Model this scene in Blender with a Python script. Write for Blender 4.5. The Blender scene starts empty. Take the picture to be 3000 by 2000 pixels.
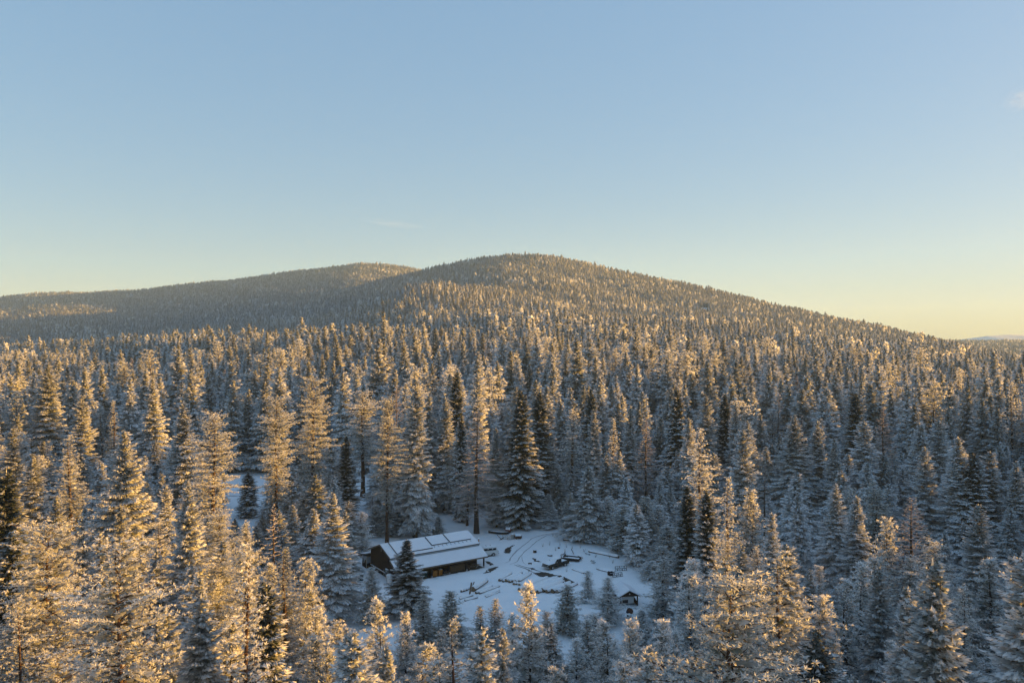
import bpy, math, random
import numpy as np
from mathutils import Vector, Matrix

# ------------------------------------------------------------------ camera, sky, sun, exposure
scene = bpy.context.scene
COL = scene.collection
CAM_H = 42.0            # drone height above the clearing
F3 = 2232.0             # focal length in pixels of the 3000 px wide photograph
cam_data = bpy.data.cameras.new("camera")
cam = bpy.data.objects.new("camera", cam_data)
COL.objects.link(cam)
cam.location = (0, 0, CAM_H)
cam.rotation_euler = (math.pi / 2, 0, 0)
cam_data.sensor_width = 36.0
cam_data.lens = 36.0 * F3 / 3000.0
cam_data.clip_start = 1.0
cam_data.clip_end = 60000.0
scene.camera = cam

SUN_EL, SUN_AZ = math.radians(7.2), math.radians(75.0)
world = bpy.data.worlds.new("World")
scene.world = world
world.use_nodes = True
wn = world.node_tree
bg = wn.nodes["Background"]
sky = wn.nodes.new("ShaderNodeTexSky")
sky.sky_type = 'NISHITA'
sky.sun_disc = False
sky.sun_elevation = SUN_EL
sky.sun_rotation = SUN_AZ
sky.air_density = 1.28
sky.dust_density = 2.0
sky.ozone_density = 3.5
sky.altitude = 1000
gam = wn.nodes.new("ShaderNodeGamma")
gam.inputs[1].default_value = 0.30
wn.links.new(sky.outputs[0], gam.inputs[0])
hsv = wn.nodes.new("ShaderNodeHueSaturation")
hsv.inputs["Hue"].default_value = 0.512
hsv.inputs["Saturation"].default_value = 1.85
wn.links.new(gam.outputs[0], hsv.inputs["Color"])
wn.links.new(hsv.outputs[0], bg.inputs[0])
bg.inputs[1].default_value = 0.113

sun_data = bpy.data.lights.new("sun", 'SUN')
sun_data.energy = 4.9
sun_data.angle = math.radians(0.5)
sun_data.color = (1.0, 0.505, 0.085)
sun = bpy.data.objects.new("sun", sun_data)
COL.objects.link(sun)
sun_dir = Vector((math.cos(SUN_EL) * math.sin(SUN_AZ), math.cos(SUN_EL) * math.cos(SUN_AZ), math.sin(SUN_EL)))
sun.rotation_euler = sun_dir.to_track_quat('Z', 'Y').to_euler()
sun.location = (300, 60, 120)

scene.view_settings.view_transform = 'Standard'
scene.view_settings.look = 'None'
scene.view_settings.gamma = 1.0
scene.view_settings.exposure = 2.2
scene.view_settings.use_curve_mapping = False
scene.render.engine = 'CYCLES'
scene.cycles.max_bounces = 10
scene.cycles.diffuse_bounces = 8
scene.cycles.transmission_bounces = 4
scene.cycles.volume_bounces = 1
scene.cycles.transparent_max_bounces = 8

rng = np.random.default_rng(7)
random.seed(7)

# ------------------------------------------------------------------ materials
def new_mat(name):
    m = bpy.data.materials.new(name)
    m.use_nodes = True
    n = m.node_tree
    return m, n, n.nodes["Principled BSDF"]

def plain(name, col, rough=0.75, metal=0.0, var=0.12, scale=6.0, bump=0.0):
    m, n, p = new_mat(name)
    tc = n.nodes.new("ShaderNodeTexCoord")
    nz = n.nodes.new("ShaderNodeTexNoise")
    nz.inputs["Scale"].default_value = scale
    nz.inputs["Detail"].default_value = 5
    n.links.new(tc.outputs["Object"], nz.inputs["Vector"])
    mx = n.nodes.new("ShaderNodeMix"); mx.data_type = 'RGBA'
    a = [max(0, c * (1 - var * 2)) for c in col]; b = [min(1, c * (1 + var)) for c in col]
    mx.inputs["A"].default_value = (*a, 1); mx.inputs["B"].default_value = (*b, 1)
    n.links.new(nz.outputs["Fac"], mx.inputs["Factor"])
    n.links.new(mx.outputs["Result"], p.inputs["Base Color"])
    p.inputs["Roughness"].default_value = rough
    p.inputs["Metallic"].default_value = metal
    p.inputs["Specular IOR Level"].default_value = 0.3
    if bump:
        bp = n.nodes.new("ShaderNodeBump"); bp.inputs["Strength"].default_value = bump
        bp.inputs["Distance"].default_value = 0.05
        n.links.new(nz.outputs["Fac"], bp.inputs["Height"]); n.links.new(bp.outputs[0], p.inputs["Normal"])
    return m

def snow_mat(name, col=(0.87, 0.90, 0.94), s1=0.35, s2=3.0, dist=0.18):
    m, n, p = new_mat(name)
    tc = n.nodes.new("ShaderNodeTexCoord")
    n1 = n.nodes.new("ShaderNodeTexNoise"); n1.inputs["Scale"].default_value = s1; n1.inputs["Detail"].default_value = 8
    n2 = n.nodes.new("ShaderNodeTexNoise"); n2.inputs["Scale"].default_value = s2; n2.inputs["Detail"].default_value = 6
    n.links.new(tc.outputs["Object"], n1.inputs["Vector"]); n.links.new(tc.outputs["Object"], n2.inputs["Vector"])
    ad = n.nodes.new("ShaderNodeMath"); ad.operation = 'MULTIPLY_ADD'; ad.inputs[1].default_value = 0.35
    n.links.new(n2.outputs["Fac"], ad.inputs[0]); n.links.new(n1.outputs["Fac"], ad.inputs[2])
    bp = n.nodes.new("ShaderNodeBump"); bp.inputs["Strength"].default_value = 0.6; bp.inputs["Distance"].default_value = dist
    n.links.new(ad.outputs[0], bp.inputs["Height"]); n.links.new(bp.outputs[0], p.inputs["Normal"])
    mx = n.nodes.new("ShaderNodeMix"); mx.data_type = 'RGBA'
    mx.inputs["A"].default_value = (*[c * 0.9 for c in col], 1); mx.inputs["B"].default_value = (*[min(.95, c * 1.03) for c in col], 1)
    n.links.new(n1.outputs["Fac"], mx.inputs["Factor"]); n.links.new(mx.outputs["Result"], p.inputs["Base Color"])
    p.inputs["Roughness"].default_value = 0.9
    p.inputs["Specular IOR Level"].default_value = 0.15
    return m

def foliage_mat(name, needle, frost, trans=0.22):
    """needles and rime: the mesh carries how much snow lies on every spray (attribute 'frost')"""
    m = bpy.data.materials.new(name); m.use_nodes = True
    n = m.node_tree; n.nodes.clear()
    out = n.nodes.new("ShaderNodeOutputMaterial")
    at = n.nodes.new("ShaderNodeAttribute"); at.attribute_name = "frost"
    oi = n.nodes.new("ShaderNodeObjectInfo")
    mr = n.nodes.new("ShaderNodeMapRange"); mr.inputs["To Min"].default_value = 0.80; mr.inputs["To Max"].default_value = 1.28
    n.links.new(oi.outputs["Random"], mr.inputs["Value"])
    mu = n.nodes.new("ShaderNodeMath"); mu.operation = 'MULTIPLY'; mu.use_clamp = True
    n.links.new(at.outputs["Fac"], mu.inputs[0]); n.links.new(mr.outputs[0], mu.inputs[1])
    mx = n.nodes.new("ShaderNodeMix"); mx.data_type = 'RGBA'
    mx.inputs["A"].default_value = (*needle, 1); mx.inputs["B"].default_value = (*frost, 1)
    n.links.new(mu.outputs[0], mx.inputs["Factor"])
    df = n.nodes.new("ShaderNodeBsdfDiffuse"); tr = n.nodes.new("ShaderNodeBsdfTranslucent")
    n.links.new(mx.outputs["Result"], df.inputs[0]); n.links.new(mx.outputs["Result"], tr.inputs[0])
    ms = n.nodes.new("ShaderNodeMixShader"); ms.inputs[0].default_value = trans
    n.links.new(df.outputs[0], ms.inputs[1]); n.links.new(tr.outputs[0], ms.inputs[2])
    n.links.new(ms.outputs[0], out.inputs[0])
    return m

M = {}
M['ground'] = snow_mat("snow_ground", dist=0.22)
M['snow'] = snow_mat("snow_cap", s1=1.2, s2=7, dist=0.06)
M['roof_snow'] = snow_mat("roof_snow", (0.82, 0.84, 0.88), s1=0.8, s2=5, dist=0.03)
M['fir'] = foliage_mat("fir_needles", (0.066, 0.086, 0.064), (0.92, 0.93, 0.94), 0.45)
M['fir_dark'] = foliage_mat("dark_fir_needles", (0.030, 0.044, 0.034), (0.92, 0.93, 0.94), 0.3)
M['pine'] = foliage_mat("pine_needles", (0.11, 0.12, 0.07), (0.92, 0.93, 0.94), 0.45)
M['larch'] = foliage_mat("larch_twigs", (0.20, 0.13, 0.10), (0.86, 0.84, 0.84), 0.1)
M['bark'] = plain("bark", (0.055, 0.038, 0.028), 0.95, var=0.4, scale=5, bump=0.6)
M['bark_red'] = plain("bark_red", (0.075, 0.042, 0.030), 0.95, var=0.4, scale=4, bump=0.6)
M['siding'] = plain("dark_siding", (0.032, 0.017, 0.011), 0.8, var=0.3, scale=3)
M['darkwood'] = plain("dark_wood", (0.030, 0.020, 0.014), 0.85, var=0.3)
M['wood'] = plain("weathered_wood", (0.20, 0.15, 0.11), 0.9, var=0.3, scale=9)
M['trim'] = plain("pale_trim", (0.42, 0.40, 0.36), 0.7)
M['pale_metal'] = plain("pale_metal", (0.36, 0.40, 0.42), 0.5, 0.3, var=0.06)
M['grey_metal'] = plain("grey_metal", (0.20, 0.24, 0.25), 0.5, 0.3)
M['black'] = plain("black_rubber", (0.012, 0.012, 0.013), 0.8)
M['dark_metal'] = plain("dark_metal", (0.025, 0.026, 0.028), 0.5, 0.4)
M['glass'] = plain("dark_glass", (0.02, 0.025, 0.03), 0.12, 0.0, var=0.02)
M['panel'] = plain("panel_frame", (0.03, 0.032, 0.04), 0.4, 0.3)
M['green'] = plain("green_paint", (0.025, 0.055, 0.045), 0.6)
M['leaf_green'] = plain("bright_green", (0.10, 0.22, 0.05), 0.7)
M['orange'] = plain("orange_board", (0.42, 0.17, 0.035), 0.8, var=0.3, scale=3)
M['whitepaint'] = plain("white_paint", (0.70, 0.71, 0.70), 0.45, var=0.05)
M['red'] = plain("rusty_red", (0.17, 0.045, 0.038), 0.7, var=0.35)
M['rust'] = plain("rust", (0.10, 0.045, 0.03), 0.85, var=0.4)
M['blue'] = plain("blue_plastic", (0.018, 0.04, 0.16), 0.5)
M['concrete'] = plain("concrete", (0.32, 0.31, 0.30), 0.9)
M['mud'] = plain("wet_mud", (0.075, 0.062, 0.050), 0.9, var=0.35, scale=2.5, bump=0.8)
M['track'] = plain("muddy_snow", (0.50, 0.50, 0.52), 0.9, var=0.3, scale=1.5)
M['logend'] = plain("log_end", (0.23, 0.16, 0.10), 0.9, var=0.3, scale=12)
M['cable'] = plain("frosted_cable", (0.55, 0.56, 0.56), 0.7)
M['pickup'] = plain("dark_green_paint", (0.012, 0.016, 0.014), 0.35, 0.1)
M['chrome'] = plain("chrome", (0.45, 0.45, 0.44), 0.3, 0.7)
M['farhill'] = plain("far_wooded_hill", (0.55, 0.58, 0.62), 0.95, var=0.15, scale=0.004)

# ------------------------------------------------------------------ helpers
def gp(px, py, z=0.0):
    """photo pixel (3000x2000) -> point on the level z below the horizon"""
    D = (CAM_H - z) * F3 / (py - 1000.0)
    return ((px - 1500.0) / F3 * D, D)

def tag(o, label=None, cat=None, group=None, kind=None):
    if label: o["label"] = label
    if cat: o["category"] = cat
    if group: o["group"] = group
    if kind: o["kind"] = kind
    return o

def link(o, parent=None):
    COL.objects.link(o)
    if parent is not None: o.parent = parent
    return o

def empty(name, loc, rz=0.0):
    o = bpy.data.objects.new(name, None)
    o.empty_display_size = 0.3
    o.location = loc; o.rotation_euler = (0, 0, rz)
    return link(o)

class MB:
    def __init__(self): self.v = []; self.f = []
    def add(self, vs, fs):
        k = len(self.v); self.v += [tuple(p) for p in vs]; self.f += [tuple(i + k for i in f) for f in fs]
        return self
    def box(self, x0, x1, y0, y1, z0, z1):
        return self.add([(x0,y0,z0),(x1,y0,z0),(x1,y1,z0),(x0,y1,z0),(x0,y0,z1),(x1,y0,z1),(x1,y1,z1),(x0,y1,z1)],
                        [(0,3,2,1),(4,5,6,7),(0,1,5,4),(1,2,6,5),(2,3,7,6),(3,0,4,7)])
    def hexa(self, b, t):
        return self.add(list(b) + list(t), [(0,3,2,1),(4,5,6,7),(0,1,5,4),(1,2,6,5),(2,3,7,6),(3,0,4,7)])
    def extrude(self, prof, a0, a1, axis='y'):
        """profile of (u,w) points; axis y: u->x, extruded along y; axis x: u->y, extruded along x"""
        n = len(prof); vs = []
        for a in (a0, a1):
            for u, w in prof: vs.append((u, a, w) if axis == 'y' else (a, u, w))
        fs = [tuple(range(n)), tuple(range(2*n-1, n-1, -1))]
        fs += [(i, i + n, (i+1) % n + n, (i+1) % n) for i in range(n)]
        return self.add(vs, fs)
    def tube(self, p0, p1, r0, r1=None, n=8, caps=True):
        r1 = r0 if r1 is None else r1
        p0 = Vector(p0); p1 = Vector(p1); d = (p1 - p0).normalized()
        a = d.cross(Vector((0, 0, 1)) if abs(d.z) < .9 else Vector((1, 0, 0))).normalized(); b = d.cross(a)
        vs = []
        for p, r in ((p0, r0), (p1, r1)):
            for i in range(n):
                t = 2 * math.pi * i / n
                vs.append(p + a * (r * math.cos(t)) + b * (r * math.sin(t)))
        fs = [(i, (i+1) % n, (i+1) % n + n, i + n) for i in range(n)]
        if caps: fs += [tuple(range(n-1, -1, -1)), tuple(range(n, 2*n))]
        return self.add(vs, fs)
    def build(self, name, mat, parent=None, bevel=0.0, smooth=False):
        me = bpy.data.meshes.new(name)
        me.from_pydata(self.v, [], self.f); me.update()
        me.materials.append(mat if not isinstance(mat, str) else M[mat])
        if smooth: me.polygons.foreach_set("use_smooth", [True] * len(me.polygons))
        o = bpy.data.objects.new(name, me)
        link(o, parent)
        if bevel:
            md = o.modifiers.new("bevel", 'BEVEL'); md.width = bevel; md.segments = 2; md.limit_method = 'ANGLE'
        return o

def box(name, mat, parent, *b, bevel=0.0):
    return MB().box(*b).build(name, mat, parent, bevel)

def np_mesh(name, verts, faces, mats, frost=None, mat_idx=None):
    """faces: (n,3) or (n,4) int array"""
    me = bpy.data.meshes.new(name)
    k = faces.shape[1]
    me.vertices.add(len(verts)); me.vertices.foreach_set("co", np.asarray(verts, np.float32).ravel())
    me.loops.add(faces.size); me.loops.foreach_set("vertex_index", faces.astype(np.int32).ravel())
    me.polygons.add(len(faces)); me.polygons.foreach_set("loop_start", np.arange(0, faces.size, k, dtype=np.int32))
    for m in mats: me.materials.append(M[m])
    if mat_idx is not None: me.polygons.foreach_set("material_index", mat_idx.astype(np.int32))
    if frost is not None:
        a = me.attributes.new("frost", 'FLOAT', 'POINT'); a.data.foreach_set("value", np.asarray(frost, np.float32))
    me.update(calc_edges=True)
    return me

# ------------------------------------------------------------------ terrain
RP_X = np.array([-2500, 300, 700, 1000, 1100, 1230, 1290, 1400, 1480, 1550, 1620, 1720, 1910, 2170, 2420, 2680, 2850, 3000, 3400, 4500])
RP_Y = np.array([ 1010, 985, 915, 850, 815, 786, 772, 747, 737, 736, 742, 764, 806, 857, 916, 970, 1008, 1052, 1070, 1070])
LP_X = np.array([-2500, -400, 0, 190, 400, 640, 890, 1058, 1150, 1230, 1320, 1500, 1800, 2200, 4500])
LP_Y = np.array([ 900, 875, 865, 852, 849, 819, 788, 768, 773, 787, 810, 860, 930, 990, 1010])
def sstep(a, b, x):
    t = np.clip((x - a) / (b - a), 0, 1); return t * t * (3 - 2 * t)
def wave(x, y, L, ph):
    return (np.sin(x / L + ph) * np.cos(y / (L * 1.13) - ph * 1.7) + 0.6 * np.sin((x + 0.7 * y) / (L * .57) + ph * 2.3)
            + 0.35 * np.cos((x * .6 - y) / (L * .31) + ph * 3.1))
def terrain(x, y):
    x = np.asarray(x, float); y = np.asarray(y, float)
    yy = np.maximum(y, 60.0)
    px = np.clip(x / yy, -1.6, 1.6) * F3 + 1500
    ax = np.clip((px - 1500) / F3, -1.3, 1.3)
    fwd = sstep(150, 330, y)
    D1 = 1650 - 560 * sstep(0.05, 0.75, ax)
    z1 = CAM_H + (1000 - np.interp(px, RP_X, RP_Y)) / F3 * D1 - 14
    D2 = 2350.0
    z2 = CAM_H + (1000 - np.interp(px, LP_X, LP_Y)) / F3 * D2 - 12
    def prof(t, ex=1.85):
        up = np.clip(t, 0, 1) ** ex
        return np.where(t <= 1, up, np.maximum(0.0, 1 - (t - 1) * 1.6))
    za = z1 * prof(yy / D1); zb = z2 * prof(yy / D2, 1.9)
    k = 9.0
    z = np.maximum(za, zb) + np.log1p(np.exp(-np.abs(za - zb) / k)) * k - np.log(2) * k * np.exp(-((za)**2 + zb**2) / 200)
    z = z + 36 * np.exp(-((x + 105) / 85) ** 2 - ((y - 930) / 130) ** 2)
    z = z + 9 * np.exp(-((x - 260) / 160) ** 2 - ((y - 700) / 100) ** 2)
    z = z + 3 * np.exp(-((x + 260) / 200) ** 2 - ((y - 620) / 140) ** 2)
    far = sstep(230, 700, yy)
    near_ridge = 1 - 0.7 * sstep(0.8, 1.0, np.maximum(yy / D1, 0)) 
    z = z * fwd + fwd * far * near_ridge * 3.5 * wave(x, y, 70.0, 1.3) 
    soft = 0.35 * wave(x, y, 9.0, 0.4) * sstep(150, 200, np.abs(y - 140) + 90)
    bs = (x + 19.95) * .8339 + (y - 132) * .5519; br = -(x + 19.95) * .5519 + (y - 132) * .8339
    bank = .28 * np.exp(-((br + 1.35) / .55) ** 2) * sstep(2, 4, bs) * sstep(18.5, 17, bs) * (1 + .4 * np.sin(bs * 2.7) + .3 * np.sin(bs * 6.1))
    flat = 1 - (sstep(-1.2, -.6, br) * sstep(15, 14, br) * sstep(-2, -1, bs) * sstep(19.5, 18.5, bs))
    return z + (0.05 * wave(x, y, 2.1, 2.0) + 0.03 * wave(x, y, .8, 1.0)) * flat + soft * 0.15 + bank

def zt(x, y): return float(terrain(x, y))

def build_ground():
    r = [0.0, 20, 40, 55, 70, 80, 88]
    while r[-1] < 175: r.append(r[-1] + 0.7)
    while r[-1] < 4200: r.append(r[-1] * 1.022 + 0.3)
    r += [4600, 5200, 6200]
    r = np.array(r)
    a = np.concatenate([np.linspace(-180, -45, 60, endpoint=False), np.linspace(-45, 45, 330, endpoint=False), np.linspace(45, 180, 60, endpoint=False)])
    a = np.radians(a)
    R, A = np.meshgrid(r, a, indexing='ij')
    X = R * np.sin(A); Y = R * np.cos(A)
    Z = terrain(X, Y)
    Z = np.where(R > 4400, np.minimum(Z, 20) * 0 - 5, Z)
    V = np.stack([X, Y, Z], -1).reshape(-1, 3)
    nr, na = len(r), len(a)
    i, j = np.meshgrid(np.arange(nr - 1), np.arange(na), indexing='ij')
    j2 = (j + 1) % na
    Fc = np.stack([i * na + j, i * na + j2, (i + 1) * na + j2, (i + 1) * na + j], -1).reshape(-1, 4)
    me = np_mesh("snowy_ground", V, Fc[:, ::-1], ['ground'])
    me.polygons.foreach_set("use_smooth", [True] * len(me.polygons))
    o = bpy.data.objects.new("snowy_ground", me); link(o)
    tag(o, kind="structure")
    return o
build_ground()

# far mountain to the right of the hill
def build_far_hill():
    D = 4300.0
    px = np.array([2300, 2600, 2760, 2840, 2900, 2960, 3060, 3200, 3350, 3500])
    py = np.array([1016, 1012, 1004, 996, 987, 982, 978, 976, 990, 1016])
    xs = np.linspace(2300, 3500, 60); ys = np.interp(xs, px, py) + 1.2 * np.sin(xs / 37) + .8 * np.sin(xs / 13)
    rows = []
    for d, k in ((-600, 0), (-330, .55), (-130, .86), (0, 1), (200, .8), (600, 0)):
        X = (xs - 1500) / F3 * D; Y = np.full_like(xs, D + d) + 120 * np.sin(xs / 90)
        H = CAM_H + (1000 - ys) / F3 * D
        rows.append(np.stack([X, Y, -6 + (H + 6) * k], -1))
    V = np.concatenate(rows); n = len(xs)
    i, j = np.meshgrid(np.arange(5), np.arange(n - 1), indexing='ij')
    Fc = np.stack([i * n + j, i * n + j + 1, (i + 1) * n + j + 1, (i + 1) * n + j], -1).reshape(-1, 4)
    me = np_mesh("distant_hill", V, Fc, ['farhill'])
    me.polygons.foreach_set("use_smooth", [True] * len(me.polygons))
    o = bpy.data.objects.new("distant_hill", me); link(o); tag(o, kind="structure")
build_far_hill()

# ------------------------------------------------------------------ trees
def unit(a): return a / np.maximum(np.linalg.norm(a, axis=-1, keepdims=True), 1e-6)

def kites(P, Dr, Q, L, W, fold, fb, ft, fl, fr):
    """folded diamond sprays: two triangles each"""
    up = np.zeros_like(P); up[:, 2] = 1
    b = P - Dr * (L * .45)[:, None]; t = P + Dr * (L * .55)[:, None]
    l = P + Q * (W * .5)[:, None] - up * fold[:, None]; r = P - Q * (W * .5)[:, None] - up * fold[:, None]
    n = len(P)
    V = np.stack([b, t, l, r], 1).reshape(-1, 3)
    fr_ = np.stack([fb, ft, fl, fr], 1).reshape(-1)
    k = np.arange(n)[:, None] * 4
    Fc = np.concatenate([k + np.array([[0, 1, 2]]), k + np.array([[1, 0, 3]])])
    return V, Fc, fr_

def merge(parts):
    V = []; Fc = []; A = []; k = 0
    for v, f, a in parts:
        V.append(v); Fc.append(f + k); A.append(a); k += len(v)
    return np.concatenate(V), np.concatenate(Fc), np.concatenate(A)

def tubes_np(P0, P1, R0, R1, f0, f1):
    """three-sided twigs"""
    d = unit(P1 - P0); up = np.tile([0, 0, 1.0], (len(P0), 1))
    a = unit(np.cross(d, up) + 1e-4); b = np.cross(d, a)
    V = []
    for p, r in ((P0, R0), (P1, R1)):
        for t in (math.pi / 2, math.pi * 7 / 6, math.pi * 11 / 6):
            V.append(p + (a * math.cos(t) - b * math.sin(t)) * r[:, None])
    V = np.stack(V, 1).reshape(-1, 3)
    k = np.arange(len(P0))[:, None] * 6
    Fc = np.concatenate([k + np.array([[q]]).reshape(1, 3) for q in
                         ([0, 1, 4], [0, 4, 3], [1, 2, 5], [1, 5, 4], [2, 0, 3], [2, 3, 5])])
    fr = np.concatenate([np.stack([f0, f0 * .3, f0 * .3, f1, f1 * .3, f1 * .3], 1)]).reshape(-1)
    return V, Fc, fr

def trunk_np(g, H, r0, n=9, rings=9, wob=0.12):
    z = np.linspace(0, 1, rings) ** 1.15
    V = []
    for k, t in enumerate(z):
        r = r0 * ((1 - t) ** .85 + .02) * (1.35 if k == 0 else 1.0)
        cx, cy = wob * math.sin(t * 5 + H), wob * math.cos(t * 4 + H * 2)
        for i in range(n):
            a = 2 * math.pi * i / n
            V.append((cx * t + r * math.cos(a) * g.uniform(.92, 1.08), cy * t + r * math.sin(a) * g.uniform(.92, 1.08), t * H * .985 - (0.6 if k == 0 else 0)))
    Fc = []
    for k in range(rings - 1):
        for i in range(n):
            a, b, c, d = k*n+i, k*n+(i+1) % n, (k+1)*n+(i+1) % n, (k+1)*n+i
            Fc += [(a, b, c), (a, c, d)]
    V = np.array(V); return V, np.array(Fc), np.full(len(V), 0.06)

def fir(seed, H=28.0, R=3.6, base=0.06, shape=0.8, sp=0.215, dz=0.52, nb=7, snow=1.0, droop=1.0, dark=False):
    g = np.random.default_rng(seed)
    P = []; Dv = []; Qv = []; S = []; BP0 = []; BP1 = []; BR = []; IN = []; KS = []
    z = H * base
    ph = g.uniform(0, 6.3, 4)
    lean = g.normal(0, .006, 2)
    while z < H * 0.992:
        t = (z - H * base) / (H * (1 - base))
        rr = R * ((1 - t) ** shape * .97 + .035) * min(1, .55 + t * 6)
        n = max(4, int(round(nb * (1.1 - .45 * t))))
        a0 = g.uniform(0, 6.3)
        for i in range(n):
            az = a0 + 6.283 * i / n + g.normal(0, .22)
            mod = 1 + .16 * math.sin(az * 2 + ph[0] + t * 6) + .12 * math.sin(az * 3 + ph[1] - t * 17) + .10 * math.sin(t * 31 + ph[2])
            l = max(.25, rr * mod * g.uniform(.72, 1.12))
            if g.random() < .06: l *= .45
            zz = z + g.normal(0, dz * .3)
            e = math.radians(-10 * droop + 48 * t ** 1.6 + g.normal(0, 5))
            c = (.20 * (1 - t) + .04) * droop
            ns = max(2, int(l / sp) + 1)
            s = np.linspace(.22 if l > 1 else .1, 1, ns)
            dr = np.array([math.cos(az), math.sin(az), 0]); q = np.array([-dr[1], dr[0], 0])
            zo = l * (s * math.tan(e) - c * s ** 2 * 1.3 + .10 * s ** 4)
            ctr = dr * (s * l)[:, None]; ctr[:, 2] = zz + zo
            ctr[:, 0] += lean[0] * zz; ctr[:, 1] += lean[1] * zz
            IN.append((dr[0], dr[1], ctr[0][2] * .5 + ctr[ns // 2][2] * .5, l))
            BP0.append((0, 0, zz)); BP1.append(ctr[-1]); BR.append(.012 + .012 * l)
            sl = np.gradient(zo, s * l) if ns > 1 else np.zeros(ns)
            hw = .36 * l * np.clip(1.15 - s, .08, 1) ** .8
            for k in range(ns):
                m = max(1, int(round(2 * hw[k] / (sp * .95))))
                lat = (np.arange(m) - (m - 1) / 2) * (2 * hw[k] / m) + g.normal(0, sp * .18, m)
                pp = ctr[k] + q * lat[:, None]
                pp[:, 2] += -.30 * np.abs(lat) + g.normal(0, .05, m)
                dd = dr * .9 + q * (np.sign(lat) * np.minimum(1, np.abs(lat) / max(hw[k], .05)) * .65)[:, None] + g.normal(0, .16, (m, 3))
                dd[:, 2] += sl[k] * .7 - .12 - .38 * s[k]
                P.append(pp); Dv.append(dd); S.append(np.full(m, s[k]) * min(1, .45 + l / R)); KS.append(np.full(m, min(1.0, .30 + .32 * l / sp)))
        z += dz * g.uniform(.75, 1.25) * (1.0 - .35 * t)
    P = np.concatenate(P); Dv = unit(np.concatenate(Dv)); S = np.concatenate(S)
    Q = unit(np.cross(np.tile([0, 0, 1.0], (len(P), 1)), Dv)); n = len(P)
    KS = np.concatenate(KS)
    L = sp * g.uniform(1.6, 2.8, n) * KS; W = sp * g.uniform(.65, 1.15, n) * KS
    clump = .5 + .5 * np.sin(P[:, 0] * 2.3 + ph[0]) * np.sin(P[:, 1] * 2.1 + ph[1]) * np.sin(P[:, 2] * 1.7 + ph[3])
    sn = np.clip((.48 + .50 * S + .40 * (clump - .5) + g.normal(0, .16, n)) * snow, 0.15, 1)
    if dark: sn = np.clip((S - .38) * 1.9 + .30 * (clump - .5) + g.normal(0, .14, n), 0, 1) * min(1, snow * 1.15)
    top = kites(P, Dv, Q, L, W, W * g.uniform(.3, .95, n), sn * .9, sn, sn * g.uniform(.55, 1.0, n), sn * g.uniform(.55, 1.0, n))
    kk = g.random(n) < .6
    P2 = P[kk]; P2[:, 2] -= sp * g.uniform(.3, .65, len(P2)); D2 = Dv[kk]; D2[:, 2] -= .25; D2 = unit(D2)
    z0 = np.clip(g.normal(.50, .17, len(P2)), 0, 1) * snow; W2 = W[kk]
    if dark: z0 = z0 * .25
    low = kites(P2, D2, Q[kk], L[kk] * 1.05, W2 * 1.1, W2 * g.uniform(.3, .7, len(P2)), z0, z0 * 1.6, z0, z0)
    leader = kites(np.array([[lean[0]*H, lean[1]*H, H * .985]]), np.array([[0, 0, 1.0]]), np.array([[1.0, 0, 0]]), np.array([1.0]), np.array([.22]), np.array([.1]),
                   np.array([.5]), np.array([.7]), np.array([.5]), np.array([.4]))
    I = np.array(IN); li = I[:, 3]; ni = len(I)              # dense dark needles close to the stem
    inner = []
    for q_ in (.18, .34, .50):
        Pi = np.stack([I[:, 0] * li * q_, I[:, 1] * li * q_, I[:, 2] + g.normal(0, .1, ni)], 1) + g.normal(0, .06, (ni, 3)) * li[:, None]
        Di = unit(np.stack([I[:, 0], I[:, 1], np.full(ni, -.4)], 1) + g.normal(0, .25, (ni, 3))); Qi = unit(np.cross(np.tile([0, 0, 1.0], (ni, 1)), Di))
        zi = np.clip(g.normal(.26, .12, ni), 0, .6) * (.25 if dark else 1); sz_ = np.minimum(np.maximum(li * .42, dz * .8), sp * 4.5)
        inner.append(kites(Pi, Di, Qi, sz_, sz_ * .9, sz_ * g.uniform(.3, .6, ni), zi, zi * 2, zi, zi))
    inner = merge(inner)
    crown = merge([top, low, inner, leader])
    wood = merge([trunk_np(g, H, H * .0115), tubes_np(np.array(BP0), np.array(BP1), np.array(BR), np.array(BR) * .4, np.full(len(BR), .3), np.full(len(BR), .5))])
    return crown, wood, H

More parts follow.
